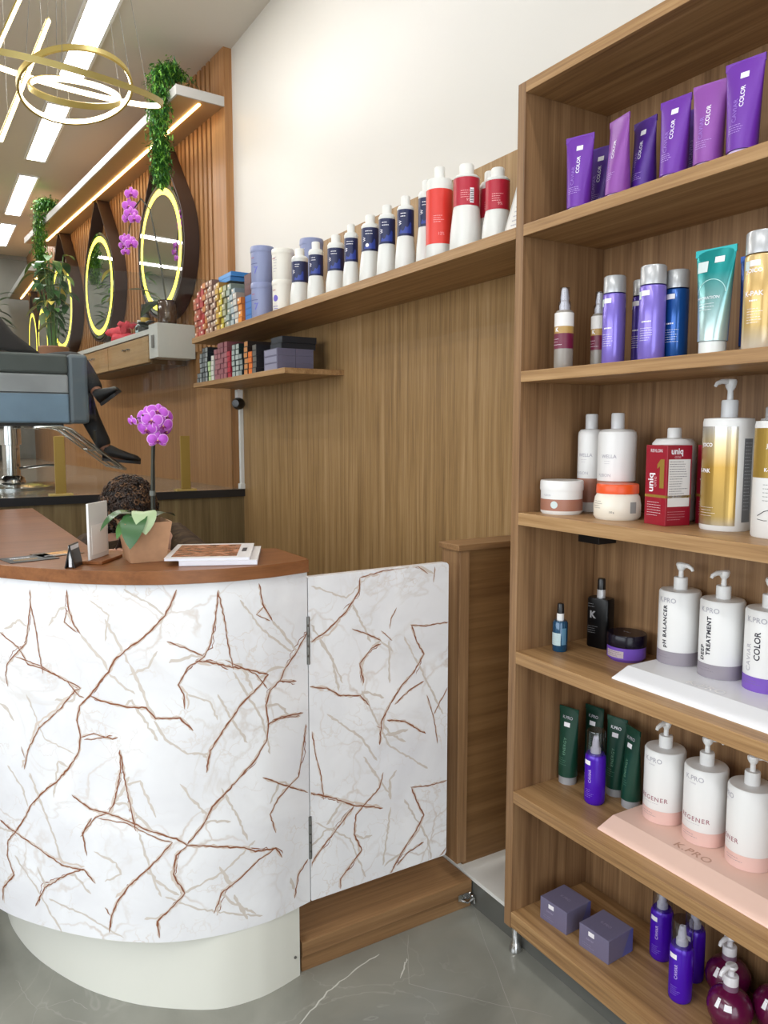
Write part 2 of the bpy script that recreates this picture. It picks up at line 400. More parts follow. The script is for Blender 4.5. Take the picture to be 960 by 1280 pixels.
def vein_strip(mb, pts, w, place, mi, off, rd, jit=.004):
    L = []
    for a, b in zip(pts, pts[1:]):
        n = max(2, int(math.dist(a, b) / .008))
        for k in range(n):
            t = k / n; j = 0 if k == 0 else jit; L.append((a[0] + (b[0] - a[0]) * t + rd.uniform(-j, j), a[1] + (b[1] - a[1]) * t + rd.uniform(-j, j)))
    L.append(pts[-1]); vs = []; N = len(L)
    for i, p in enumerate(L):
        q0 = Vector(L[max(i - 1, 0)]); q1 = Vector(L[min(i + 1, N - 1)]); d = q1 - q0
        d = d.normalized() if d.length > 1e-6 else Vector((1, 0)); n = Vector((-d.y, d.x))
        ww = w * rd.uniform(.55, 1.25) * (.25 if i in (0, N - 1) else 1)
        vs += [place(p[0] + n.x * ww, p[1] + n.y * ww, off), place(p[0] - n.x * ww, p[1] - n.y * ww, off)]
    mb.add(vs, [(2 * i, 2 * i + 1, 2 * i + 3, 2 * i + 2) for i in range(N - 1)], mi)
VC= [(1,[(0.344,1.104),(0.352,1.083),(0.372,1.042),(0.404,1.008),(0.432,0.983),(0.47,0.957),(0.499,0.931),(0.514,0.901),(0.54,0.873),(0.566,0.839),(0.596,0.811),(0.605,0.774),(0.597,0.731),(0.604,0.692),(0.633,0.65),(0.669,0.611),(0.724,0.567),(0.764,0.525),(0.779,0.497),(0.823,0.442),(0.851,0.414),(0.858,0.371),(0.845,0.343),(0.835,0.323),(0.882,0.274),(0.889,0.235)]),(0.8,[(0.618,1.1),(0.616,1.06),(0.604,1.019),(0.585,0.992)]),(0.4,[(0.585,0.992),(0.556,0.957),(0.528,0.93),(0.514,0.901)]),(0.6,[(0.621,1.05),(0.629,1.019),(0.595,0.996)]),(0.8,[(0.729,1.093),(0.729,1.057),(0.741,0.999),(0.75,0.955),(0.79,0.921),(0.818,0.894),(0.827,0.863),(0.82,0.834)]),(0.7,[(0.731,1.066),(0.717,1.001),(0.709,0.935),(0.7,0.883)]),(0.8,[(0.84,0.974),(0.776,0.942),(0.747,0.902),(0.705,0.897),(0.66,0.883),(0.617,0.868),(0.591,0.856),(0.607,0.85),(0.653,0.797),(0.72,0.741),(0.761,0.676),(0.777,0.623)]),(0.6,[(0.784,0.682),(0.774,0.654)]),(0.6,[(0.79,0.917),(0.705,0.902),(0.627,0.871),(0.595,0.836),(0.582,0.833)]),(1,[(0.566,0.839),(0.537,0.828),(0.479,0.817),(0.424,0.814),(0.402,0.787),(0.344,0.786),(0.314,0.751)]),(0.4,[(0.462,0.923),(0.44,0.876),(0.415,0.811),(0.402,0.782)]),(0.7,[(0.597,0.731),(0.56,0.744),(0.511,0.733),(0.497,0.738)]),(0.6,[(0.587,0.726),(0.55,0.733),(0.511,0.742)]),(0.9,[(0.493,0.707),(0.493,0.657),(0.513,0.569),(0.528,0.544)]),(0.8,[(0.491,0.696),(0.482,0.619),(0.47,0.552),(0.46,0.499)]),(0.5,[(0.472,0.639),(0.492,0.6),(0.518,0.559)]),(1,[(0.629,0.579),(0.579,0.549),(0.528,0.541),(0.48,0.525),(0.425,0.5),(0.361,0.478),(0.335,0.457),(0.28,0.448),(0.196,0.427),(0.166,0.408),(0.109,0.4),(0.09,0.367)]),(0.8,[(0.575,0.525),(0.603,0.482),(0.593,0.424)]),(0.7,[(0.528,0.543),(0.564,0.528),(0.609,0.472)]),(0.6,[(0.559,0.527),(0.481,0.518),(0.407,0.48),(0.371,0.469)]),(1,[(0.371,0.469),(0.399,0.436),(0.437,0.397),(0.482,0.356),(0.512,0.314),(0.531,0.272),(0.539,0.226)]),(0.6,[(0.549,0.292),(0.534,0.272)]),(1,[(0.335,0.457),(0.363,0.434),(0.371,0.385),(0.345,0.333),(0.38,0.296),(0.413,0.263),(0.41,0.218)]),(1.4,[(0.415,0.263),(0.412,0.243)]),(1,[(0.335,0.46),(0.297,0.505),(0.273,0.55),(0.241,0.579),(0.202,0.616),(0.162,0.652),(0.129,0.7),(0.125,0.738),(0.086,0.749),(0.017,0.742)]),(0.7,[(0.114,0.746),(0.075,0.744),(0.027,0.736)]),(0.9,[(0.125,0.738),(0.131,0.789),(0.118,0.826),(0.09,0.845),(0.038,0.833)]),(0.9,[(0.09,0.845),(0.072,0.876),(0.031,0.917),(0.002,0.957)]),(0.8,[(0.246,1.098),(0.254,1.026),(0.269,0.962),(0.283,0.935),(0.323,0.91),(0.346,0.869),(0.334,0.845),(0.333,0.807)]),(0.7,[(0.246,1.091),(0.231,1.015),(0.222,0.938),(0.213,0.895)]),(0.9,[(0.37,0.978),(0.322,0.957),(0.283,0.935)]),(1,[(0.305,0.926),(0.27,0.92),(0.224,0.905),(0.177,0.89),(0.123,0.868),(0.149,0.841),(0.198,0.801),(0.237,0.749),(0.275,0.696),(0.285,0.64)]),(0.5,[(0.293,0.691),(0.282,0.678)]),(0.6,[(0.233,0.921),(0.158,0.877),(0.126,0.832)]),(0.8,[(0.144,1.105),(0.135,1.052),(0.109,1.005)]),(0.35,[(0.109,1.005),(0.071,0.959),(0.031,0.907)]),(0.6,[(0.13,1.046),(0.152,1.027),(0.115,1.006)]),(0.9,[(0.882,0.463),(0.816,0.443),(0.733,0.415),(0.669,0.387),(0.602,0.385),(0.572,0.353)]),(0.8,[(0.602,0.388),(0.653,0.365),(0.727,0.315),(0.762,0.255)]),(0.4,[(0.749,0.366),(0.721,0.311)]),(0.8,[(0.109,0.4),(0.157,0.384),(0.207,0.347),(0.255,0.318),(0.275,0.267)]),(0.5,[(0.259,0.389),(0.227,0.327)]),(0.5,[(0.223,0.306),(0.19,0.23)]),(0.8,[(0.009,0.709),(0.022,0.63),(0.035,0.572),(0.06,0.559),(0.101,0.531),(0.124,0.497),(0.108,0.441)]),(0.8,[(0.143,0.601),(0.089,0.568),(0.005,0.518)]),(0.9,[(0.007,0.33),(0.039,0.3),(0.053,0.237)]),(0.5,[(0.064,0.3),(0.052,0.263)]),(0.5,[(0.855,0.784),(0.827,0.774),(0.805,0.746)]),(0.35,[(0.519,1.032),(0.475,0.95),(0.462,0.923)]),(0.3,[(0.514,0.898),(0.478,0.866),(0.45,0.848)]),(0.3,[(0.463,0.895),(0.416,0.914),(0.393,0.955)]),(0.35,[(0.349,0.618),(0.314,0.566),(0.279,0.522)]),(0.35,[(0.249,0.595),(0.204,0.498),(0.186,0.443)]),(0.3,[(0.838,0.622),(0.787,0.571),(0.771,0.524)]),(0.4,[(0.759,0.616),(0.726,0.542),(0.689,0.459),(0.669,0.392)]),(0.3,[(0.453,0.494),(0.428,0.397),(0.402,0.327)]),(0.3,[(0.828,0.379),(0.753,0.304),(0.679,0.202)]),(0.25,[(0.716,0.286),(0.602,0.263),(0.501,0.215)]),(0.3,[(0.253,0.837),(0.218,0.765),(0.181,0.701)]),(0.3,[(0.573,0.437),(0.514,0.413),(0.503,0.384),(0.546,0.361)]),(0.3,[(0.347,0.333),(0.245,0.376),(0.166,0.438)]),(0.25,[(0.393,0.327),(0.321,0.29),(0.149,0.228)]),(0.3,[(0.215,0.89),(0.14,0.752),(0.121,0.658)]),(0.25,[(0.758,0.823),(0.704,0.714),(0.615,0.686)]),(0.25,[(0.325,0.844),(0.272,0.82),(0.255,0.771)]),(0.25,[(0.556,1.077),(0.509,1.042),(0.521,0.977)]),(0.3,[(0.193,1.068),(0.136,0.985),(0.049,0.911)]),(0.3,[(0.407,0.782),(0.381,0.734),(0.329,0.693),(0.275,0.687)]),(0.25,[(0.469,1.107),(0.407,1.07),(0.372,1.042)])]
VG= [(1,[(0.155,1.086),(0.151,1.047),(0.113,0.998),(0.054,0.953),(0.008,0.928)]),(0.8,[(0.155,1.086),(0.222,1.097),(0.298,1.103),(0.344,1.101),(0.378,1.076)]),(0.9,[(0.13,0.948),(0.173,0.929),(0.222,0.902)]),(1,[(0.222,0.893),(0.191,0.885),(0.154,0.847),(0.166,0.79)]),(0.6,[(0.25,0.932),(0.254,0.959),(0.273,0.99)]),(0.6,[(0.222,0.93),(0.258,0.897)]),(0.8,[(0.319,0.934),(0.365,0.925),(0.454,0.925)]),(1,[(0.323,0.933),(0.339,0.886),(0.366,0.842),(0.332,0.795),(0.286,0.757),(0.248,0.708),(0.222,0.667),(0.217,0.601)]),(0.6,[(0.207,0.659),(0.222,0.651)]),(0.9,[(0.366,0.761),(0.313,0.741),(0.267,0.71)]),(1,[(0.241,0.669),(0.3,0.654),(0.374,0.602)]),(0.5,[(0.235,0.625),(0.313,0.626)]),(0.6,[(0.377,0.718),(0.394,0.668),(0.408,0.618),(0.416,0.563)]),(0.7,[(0.401,0.655),(0.452,0.728)]),(0.9,[(-0.0,0.808),(0.052,0.796),(0.093,0.767),(0.154,0.757),(0.184,0.722)]),(0.7,[(0.007,0.684),(0.016,0.622),(0.033,0.553),(0.04,0.485)]),(1,[(-0.004,0.516),(0.062,0.486),(0.134,0.444),(0.228,0.412)]),(1,[(0.229,0.518),(0.216,0.475),(0.171,0.44),(0.14,0.415),(0.134,0.359),(0.158,0.306),(0.121,0.271),(0.09,0.241),(0.09,0.212)]),(1,[(0.134,0.444),(0.085,0.396),(0.043,0.357),(0.013,0.327),(-0.005,0.299)]),(0.8,[(0.321,0.451),(0.382,0.44),(0.455,0.44)]),(1,[(0.325,0.45),(0.348,0.395),(0.369,0.353),(0.342,0.313),(0.288,0.256),(0.251,0.202)]),(0.5,[(0.254,0.431),(0.25,0.49),(0.274,0.513)]),(0.9,[(0.369,0.269),(0.315,0.254),(0.275,0.225)]),(0.7,[(0.452,0.23),(0.426,0.203)]),(0.6,[(0.398,1.049),(0.402,1.094)]),(0.35,[(0.031,0.93),(0.071,0.871),(0.088,0.782)]),(0.3,[(0.248,0.899),(0.25,0.775)]),(0.35,[(0.165,0.578),(0.209,0.511),(0.254,0.442)]),(0.3,[(0.008,0.975),(0.065,0.882),(0.1,0.801)]),(0.3,[(0.254,0.407),(0.241,0.317),(0.228,0.239)]),(0.3,[(0.052,0.723),(0.159,0.635),(0.209,0.557)]),(0.3,[(0.299,0.903),(0.38,0.753),(0.436,0.648)]),(0.3,[(0.301,0.419),(0.383,0.277),(0.398,0.199)]),(0.3,[(0.16,0.769),(0.248,0.594),(0.382,0.494)]),(0.25,[(0.009,1.078),(0.113,1.035),(0.173,1.083)]),(0.25,[(0.014,0.426),(0.121,0.351),(0.171,0.221)])]

def marble():
    m = stone('white_marble_laminate', '#e4e4e8', '#d4cdc7', '#f6f7fa', .13, 5, .025, .45); nt = m.node_tree; N = nt.nodes; Lk = nt.links; b = N['Principled BSDF']
    src = b.inputs['Base Color'].links[0].from_socket; tc = N.new('ShaderNodeTexCoord'); prev = src
    for sc_, wd, colr, am, seed in ((6.5, .020, '#cdbfb4', .75, 0.), (13, .022, '#d8cec6', .65, 4.)):
        nz = N.new('ShaderNodeTexNoise'); nz.inputs['Scale'].default_value = sc_ * 1.1; nz.inputs['Detail'].default_value = 4
        ad = N.new('ShaderNodeVectorMath'); ad.operation = 'MULTIPLY_ADD'; ad.inputs[1].default_value = (.16, .16, .16)
        ofs = N.new('ShaderNodeVectorMath'); ofs.operation = 'ADD'; ofs.inputs[1].default_value = (seed, seed, seed)
        Lk.new(tc.outputs['Object'], ofs.inputs[0]); Lk.new(ofs.outputs[0], nz.inputs['Vector']); Lk.new(nz.outputs['Color'], ad.inputs[0]); Lk.new(ofs.outputs[0], ad.inputs[2])
        vo = N.new('ShaderNodeTexVoronoi'); vo.feature = 'DISTANCE_TO_EDGE'; vo.inputs['Scale'].default_value = sc_; Lk.new(ad.outputs[0], vo.inputs['Vector'])
        mr = N.new('ShaderNodeMapRange'); mr.inputs['From Max'].default_value = wd * 1.6; mr.inputs['To Min'].default_value = am; mr.inputs['To Max'].default_value = 0; Lk.new(vo.outputs['Distance'], mr.inputs['Value'])
        n3 = N.new('ShaderNodeTexNoise'); n3.inputs['Scale'].default_value = sc_ * .7; Lk.new(ofs.outputs[0], n3.inputs['Vector'])
        mk = N.new('ShaderNodeMapRange'); mk.inputs['From Min'].default_value = .46; mk.inputs['From Max'].default_value = .66; Lk.new(n3.outputs['Fac'], mk.inputs['Value'])
        mu = N.new('ShaderNodeMath'); mu.operation = 'MULTIPLY'; Lk.new(mr.outputs[0], mu.inputs[0]); Lk.new(mk.outputs[0], mu.inputs[1])
        mx = N.new('ShaderNodeMix'); mx.data_type = 'RGBA'; mx.inputs['B'].default_value = col(colr); Lk.new(mu.outputs[0], mx.inputs['Factor']); Lk.new(prev, mx.inputs['A']); prev = mx.outputs['Result']
    Lk.new(prev, b.inputs['Base Color']); return m
MARB = marble() or stone('white_marble_laminate', '#e2e2e6', '#cfcac6', '#f5f6fa', .13, 5, .03, .55)
def add_veins(mb, V, place):
    rd = random.Random(3)
    for k, (w, p) in enumerate(V):
        if len(p) < 2: continue
        e = k * 4e-6
        if w >= .8 and len(p) > 3:      # a second, paler strand that braids round the main one
            for rep in (0, 1):
                i0 = rd.randrange(0, len(p) - 2); q = [(x + rd.uniform(-.010, .010), z + rd.uniform(-.010, .010)) for x, z in p[i0:i0 + rd.randint(2, 5)]]; q[0] = p[i0]
                if len(q) > 1: vein_strip(mb, q, .0030 if rep else .0012, place, 3 if rep else 1, .00018 + rep * .0003 + e, rd, .003)
            j = rd.randrange(1, len(p) - 1); d_ = rd.choice((-1, 1)); vein_strip(mb, [p[j], (p[j][0] + d_ * rd.uniform(.02, .04), p[j][1] - rd.uniform(-.02, .04)), (p[j][0] + d_ * rd.uniform(.05, .09), p[j][1] - rd.uniform(0, .10))], .0034, place, 2, .00022 + e, rd, .003)
        if w >= .55:
            vein_strip(mb, p, .0042 * w, place, 3, .0004 + e, rd, .002); vein_strip(mb, p, .0019 * w, place, 1, .0010 + e, rd, .0016)
        else: vein_strip(mb, p, .0095 * w, place, 2, .0002 + e, rd, .0022)
desk = thing('reception_desk', 'curved reception desk clad in rust veined white marble with a warm wooden top', 'reception desk', (.5, 2.0, 0))
def D(mb, name, m, smooth=40, bevel=0): return mb.build(name, m, desk, smooth, bevel, loc=(-.5, -2.0, 0))
VX = []
for k in (1, 2):      # the printed pattern repeats round the side of the desk
    for w_, p_ in VC:
        q_ = [(s + .98 * k, z) for s, z in p_]
        if min(s for s, z in q_) > 1.0 and max(s for s, z in q_) < LC[-1] - .02: VX.append((w_, q_))
mb = curved_wall(MB(), PC, NC, .205, 1.118, .02); add_veins(mb, VC + VX, on_panel)
D(mb, 'front_panel', [MARB, VBROWN, VPALE, VHALO])
D(curved_wall(MB(), PB, NB, 0, .212, .02).lathe([(.004, 0), (.004, .002), (0, .002)], 10, M=Matrix.Translation((.797, 1.7935, .062)) @ Matrix.Rotation(PI / 2, 4, 'X'), mi=1), 'plinth', [CREAM, STEEL])
out = [(p[0] + n.x * .014, p[1] + n.y * .014) for p, n in zip(PC, NC)]
out[0] = (.835, out[0][1] + .001)
poly = [(.849, 1.800)] + out + [(.40, 3.62), (.40, 2.30), (.415, 2.235), (.46, 2.185), (.60, 2.11), (.80, 2.022), (.835, 2.015), (.849, 2.005)]
bm_ = MB(); n_ = len(poly)
bm_.loft([[(x, y, 1.119) for x, y in poly], [(x, y, 1.152) for x, y in poly]])
D(bm_, 'countertop', WALN, None, .002)
D(MB().box(.825, .843, 1.82, 2.0, .22, 1.118), 'end_panel', OAKX, None)

# swing gate
gate = thing('swing_gate', 'flat rust veined white marble half gate hinged to the reception desk', 'gate', (.848, 1.80, .205))
gv = []; rr = .012
for (cx, cz, a0) in ((.452 - rr, .898 - rr, 0), (rr * .3, .898 - rr * .3, 90), (rr * .3, rr * .3, 180), (.452 - rr, rr, 270)):
    q = rr if cx > .3 else rr * .3
    for k in range(5):
        a = R(a0 + 22.5 * k); gv.append((cx + q * math.cos(a), cz + q * math.sin(a)))
mb = MB().loft([[(x, -.003, z) for x, z in gv], [(x, .017, z) for x, z in gv]])
add_veins(mb, VG, lambda s, z, off: (min(max(s, .002), .4505), -.003 - off, min(max(z - .205, .003), .8955)))
mb.build('gate_panel', [MARB, VBROWN, VPALE, VHALO], gate, None)
for z0, z1 in ((.87, .998), (.329, .448)):
    h = MB().box(-.006, .003, -.0052, -.003, z0 - .205, z1 - .205)
    for k in range(5): h.lathe([(0, 0), (.0035, 0), (.0035, .02), (0, .02)], 10, (-.0015, -.0055, z0 - .205 + k * (z1 - z0 - .02) / 4))
    h.build('hinge', STEEL, gate, 40)

# low step of planks under the gate
st = thing('low_step', 'low oak step lying on the floor under the marble gate', 'step', (1.1, 1.9, 0))
MB().box(.822 - 1.1, 1.404 - 1.1, -.097, .20, .046, .088).build('top_plank', OAKX, st, None, .0015)
MB().box(.822 - 1.1, 1.404 - 1.1, -.092, .20, 0, .044).build('lower_plank', OAKX, st, None, .0015)
MB().box(.250, .296, -.101, -.097, .034, .054).box(.275, .303, -.112, -.099, .040, .044).tube([(.258, -.101, .036), (.278, -.110, .028), (.298, -.110, .034)], .0035, 8).tube([(.298, -.108, .046), (.303, -.112, .034), (.303, -.114, .02)], .003, 8).build('metal_bracket', CHROME, st, 40)

# half height panel and post beside the gate
hp = thing('half_height_panel', 'half height oak panel with a thick end post between gate and shelving unit', 'panel', (1.5, 1.84, .13))
def HP(mb, n, m): return mb.build(n, m, hp, None, .0015, loc=(-1.5, -1.84, -.13))
HP(MB().box(1.352, 1.388, 1.812, 1.905, .150, 1.129), 'post', OAK)
HP(MB().box(1.388, 1.65, 1.832, 1.85, .128, 1.129), 'panel', wood('oak_panel_cross', '#6a4a2c', '#82603c', '#94704a', 'x', dens=.7))
HP(MB().box(1.343, 1.65, 1.806, 1.91, 1.129, 1.147), 'cap_board', OAKX)

# grey shaggy rug beside the desk
pf = thing('shaggy_rug', 'round grey shaggy rug on the floor beside the curved desk plinth', 'rug', (-.60, 2.44, .0005))
MB().lathe([(0, .004), (.70, .004), (.705, .002), (.70, 0), (0, 0)], 48).build('backing', mat('rug_backing', '#57524c', .9), pf)
rd = random.Random(5); mb = MB()
for i in range(9000):
    u = math.sqrt(rd.random()); a = rd.gauss(0, .45) if i % 3 else rd.uniform(0, 2 * PI); r0 = .70 * u
    p = Vector((math.cos(a) * r0, math.sin(a) * r0, .003)); b_ = rd.uniform(0, 2 * PI); t = Vector((-math.sin(b_), math.cos(b_), 0)) * .0028
    q = p + Vector((math.cos(b_) * .012 + rd.uniform(-.008, .008), math.sin(b_) * .012, rd.uniform(.025, .05)))
    if q.xy.length > .725: continue
    mb.add([p - t, p + t, q], [(0, 1, 2)], i % 3)
mb.build('pile', [mat('fur_grey', '#6d6862', .9), mat('fur_light', '#8d877f', .9), mat('fur_dark', '#4a4540', .9)], pf, None)['kind'] = 'stuff'
# ================================================================ PRODUCTS
FA = PI        # labels face the room: local -x
def sticker(root, place, x, y, w=.016, h=.010):
    return patch(MB(), place, x - w / 2, x + w / 2, y - h / 2, y + h / 2, 0, 4).build('price_sticker', PRICE, root, None)
def pump_parts(root, z, m, h=.066, r=.0165, aim=FA, neck=.008, reach=.036, droop=.006, prefix=''):
    """screw collar, stem and dispenser head with its spout"""
    MB().lathe([(0, z), (r, z), (r, z + h * .42), (r * .93, z + h * .46), (0, z + h * .46)], 24).build('pump_collar', m, root)
    d = Vector((math.cos(aim), math.sin(aim), 0)); zt = z + h
    mb = MB().lathe([(neck * .8, z + h * .46), (neck * .7, z + h * .7), (neck * 1.25, z + h * .8), (neck * 1.5, zt - .004), (neck * 1.3, zt), (0, zt)], 18)
    p = [Vector((0, 0, zt - .005)) - d * .011, Vector((0, 0, zt - .0045)), Vector((0, 0, zt - .0045)) + d * (reach * .6), Vector((0, 0, zt - .006 - droop * .5)) + d * (reach * .9), Vector((0, 0, zt - .009 - droop)) + d * reach]
    mb.tube(p, [.0062, .0068, .0055, .0046, .0036], 10)
    mb.build('pump_head', m, root)
def kpro(loc, label, band, words, aim, group, rz=0, r=.0495, style='v', peek=0):
    t = thing('pump_bottle', label, 'pump bottle', loc, rz, group)
    MB().lathe([(0, 0), (r - .002, 0), (r, .003), (r, .1765), (r - .003, .1815), (r - .007, .182), (.02, .1835), (0, .1835)], 40).build('bottle_body', WHITE, t)
    MB().lathe([(r + .0003, .001), (r + .0003, .034)], 40).build('base_band', band, t)
    pump_parts(t, .1835, WHITE, .064, .0165, aim)
    logo = letters(t, 'K.PRO', .0165, TXTG, cyl(r, FA - (0 if style == 'v' else -.05) + peek, .160), .0002, 'logo', 1.05)
    if style == 'v':
        if words == 'pH BALANCER': letters(t, 'pH BALANCER', .0145, TXTD, cyl(r, FA - .05, .095, True), .0005, space=1.15)
        elif words == 'DEEP TREATMENT':
            letters(t, 'DEEP', .0145, TXTD, cyl(r, FA - .30, .058, True), .0005, space=1.15)
            letters(t, 'TREATMENT', .0145, TXTD, cyl(r, FA + .03, .100, True), .0006, space=1.15)
        else:
            letters(t, 'CAVIAR', .0165, TXTG, cyl(r, FA - .30, .075, True), .0001, space=1.1)
            letters(t, 'COLOR', .0185, TXTD, cyl(r, FA + .12, .103, True), .0004)
    else:
        letters(t, words, .0150, mat('ink_mauve', '#a3707a', .5), cyl(r, FA + .1 + peek, .062), .0002, space=1.25)
        letters(t, 'POWER' if peek == 0 else 'MASK', .005, TXTG, cyl(r, FA + peek, .148), 0, 'small_lettering')
        small_print(t, TXTG, cyl(r, FA + peek, .0), -.022, .02, .051, 1, .004, seed=2)
    small_print(t, mat('ink_band', '#7d7481', .5), cyl(r + .0003, FA, 0), -.025, .02, .024, 2, .006, seed=4)
    return t
MAUVEB = mat('band_mauve_grey', '#958e97', .35); VIOB = mat('band_violet', '#7b56b8', .3); PINKB = mat('band_pink', '#e3bdb4', .35)
G4 = 'white pump bottles in the white display tray'; G5 = 'white pump bottles in the pink display tray'
Z4 = .886 + .026; Z5 = .489 + .026
kpro((1.588, 1.222, Z4), 'white pump bottle with grey base reading pH balancer, nearest the purple lidded jar', MAUVEB, 'pH BALANCER', R(-95), G4)
kpro((1.583, 1.100, Z4), 'white pump bottle with grey base reading deep treatment, in the white tray', MAUVEB, 'DEEP TREATMENT', FA - .25, G4)
kpro((1.586, .986, Z4), 'white pump bottle with violet base reading caviar color, in the white tray', VIOB, 'CAVIAR', R(-95), G4)
kpro((1.556, 1.222, Z5), 'white pump bottle with pink base, nearest the dark green tubes, spout turned to the room', PINKB, 'REGENER', FA, G5, style='h')
kpro((1.556, 1.104, Z5), 'white pump bottle with pink base, second in the pink tray, spout turned away', PINKB, 'REGENER', R(-35), G5, style='h', peek=.0)
kpro((1.553, .986, Z5), 'white pump bottle with pink base, label turned half away, last in the pink tray', PINKB, 'REGENER', R(-35), G5, style='h', peek=-.75)

def tray(loc_y0, loc_y1, z, m, label, logo_m):
    t = thing('display_tray', label, 'display tray', (1.52, (loc_y0 + loc_y1) / 2, z))
    h = .026; a = (loc_y1 - loc_y0) / 2; x0 = -.117; x1 = .128
    base = [(x0, -a, 0), (x1, -a, 0), (x1, a, 0), (x0, a, 0)]; base2 = [(x, y, .003) for x, y, _ in base]
    top = [(x0 + .052, -a + .02, h), (x1, -a + .02, h), (x1, a - .004, h), (x0 + .052, a - .004, h)]
    MB().loft([base, base2, top]).build('tray_body', m, t, None, .0015)
    letters(t, 'K.PRO', .032, logo_m, flat((-.045, .15, h), (0, -1, 0), (1, 0, 0), .0006), .0004, 'logo', 1.1)
    return t
tray(.55, 1.266, .886, mat('tray_white', '#f3f5fa', .25), 'white sloping display tray holding three pump bottles above the pink tray', mat('tray_logo', '#ffffff', .3))
tray(.55, 1.297, .489, mat('tray_pink', '#efccbd', .4), 'pale pink sloping display tray holding three white pump bottles', mat('tray_logo_pink', '#c79a86', .35))

def squeeze_tube(name, loc, label, cat, h, r, w, m, capm, caph, rz=0, group=None, front=None, capr=.92, lean=0):
    """upside-down squeeze tube standing on its cap, flattening to a crimped top edge"""
    t = thing(name, label, cat, loc, rz, group)
    MB().lathe([(0, 0), (r * capr, 0), (r * capr, caph - .002), (r * capr - .002, caph), (0, caph)], 28).build('cap', capm, t)
    rings = []; n = 32
    for i in range(13):
        u = i / 12; z = caph + (h - caph) * u; ry = r + (w / 2 - r) * u ** 1.15; rx = r * (1 - u ** 1.4) + .0014 * u ** 1.4
        if i == 12: rx = .0012
        rings.append([(rx * math.cos(2 * PI * k / n), ry * math.sin(2 * PI * k / n), z) for k in range(n)])
    MB().loft(rings).build('tube_body', m, t)
    cm = MB().box(-.0016, .0016, -w / 2, w / 2, h - .013, h + .001)
    cm.build('crimp', m, t, None)
    def place(x, y):      # artwork on the face turned to local -x
        u = max(0, min(1, (y - caph) / (h - caph))); ry = r + (w / 2 - r) * u ** 1.15; rx = r * (1 - u ** 1.4) + .0014 * u ** 1.4
        q = max(-.97, min(.97, x / ry)); return (-(rx * math.sqrt(1 - q * q)) - .0006, -x, y)
    return t, place
def vert(place): return lambda cx, cy: (lambda x, y: place(cx - y, cy + x))
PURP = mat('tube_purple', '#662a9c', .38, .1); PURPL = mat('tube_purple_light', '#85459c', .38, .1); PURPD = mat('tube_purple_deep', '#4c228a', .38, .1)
PCAP = mat('cap_violet', '#c9b6dc', .35)
GT = 'purple colour care tubes on the top shelf'
tubes = [(1.398, 1.410, .177, .072, 20, PURP, 1, 1, 'purple tube furthest from the camera on the top shelf, price sticker at its top'),
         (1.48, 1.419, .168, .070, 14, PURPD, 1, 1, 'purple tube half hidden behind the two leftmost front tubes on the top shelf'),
         (1.398, 1.288, .178, .072, -12, PURPL, 0, 1, 'lighter purple tube without price sticker, turned towards the left, second in the front row'),
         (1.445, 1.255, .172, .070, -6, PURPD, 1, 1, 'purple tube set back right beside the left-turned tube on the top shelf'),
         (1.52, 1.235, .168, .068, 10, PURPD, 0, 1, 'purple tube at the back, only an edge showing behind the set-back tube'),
         (1.398, 1.135, .166, .072, 6, PURP, 1, 1, 'purple tube with white sticker, middle of the front row on the top shelf'),
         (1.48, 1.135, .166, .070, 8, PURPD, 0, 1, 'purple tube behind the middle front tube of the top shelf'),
         (1.398, 1.052, .166, .070, 14, PURPL, 0, 1, 'pinkish purple tube without sticker, next to the widest front tube of the top shelf'),
         (1.392, .972, .178, .076, 10, PURP, 1, 1, 'large purple tube with tilted white sticker, second from the picture edge on top shelf'),
         (1.395, .885, .174, .074, 8, PURPL, 0, 1, 'purple tube cut by the picture edge on the top shelf')]
for x, y, h, w, rz, m, stk, txt, lab in tubes:
    t, pl = squeeze_tube('cosmetic_tube', (x, y, 2.010), lab, 'tube', h, .0285, w, m, PCAP, .008, R(rz), GT)
    v = vert(pl)
    letters(t, 'CAVIAR', .0125, TXTF, v(-.008, h * .46), 0, space=1.05)
    letters(t, 'COLOR', .0118, TXTW, v(.0035, h * .60), .0001)
    small_print(t, mat('ink_lilac', '#c7aee6', .5), pl, -.017, .016, h * .30, 4, .0045, seed=int(y * 100))
    if stk: sticker(t, pl, .003, h * .83, .016, .011)
t, pl = squeeze_tube('cosmetic_tube', (1.402, 1.026, 1.638), 'large teal tube fading to silver with white cap, on the second shelf', 'tube', .212, .029, .088, None or mat('teal', '#1f9e9c', .2, .45), mat('cap_pearl', '#d9dedd', .3), .026, R(6), None)
# teal fades to silver towards the cap: printed gradient of the tube itself
nt = MATS['teal'].node_tree; tc = nt.nodes.new('ShaderNodeTexCoord'); sx = nt.nodes.new('ShaderNodeSeparateXYZ'); cr_ = nt.nodes.new('ShaderNodeValToRGB')
mr_ = nt.nodes.new('ShaderNodeMapRange'); mr_.inputs['From Min'].default_value = .02; mr_.inputs['From Max'].default_value = .20
nt.links.new(tc.outputs['Object'], sx.inputs[0]); nt.links.new(sx.outputs['Z'], mr_.inputs['Value']); nt.links.new(mr_.outputs[0], cr_.inputs['Fac'])
cr_.color_ramp.elements[0].color = col('#b9cfd0'); cr_.color_ramp.elements[0].position = .1
cr_.color_ramp.elements[1].color = col('#158f90'); cr_.color_ramp.elements[1].position = .8
nt.links.new(cr_.outputs['Color'], nt.nodes['Principled BSDF'].inputs['Base Color'])
patch(MB(), pl, -.036, -.012, .166, .188).build('round_seal', mat('seal_pale', '#c8d6d6', .5), t, None); sticker(t, pl, .012, .188, .02, .012)
letters(t, 'HYDRATION', .0085, TXTW, pl and (lambda x, y: pl(x - .004, y + .112)), 0, 'lettering')
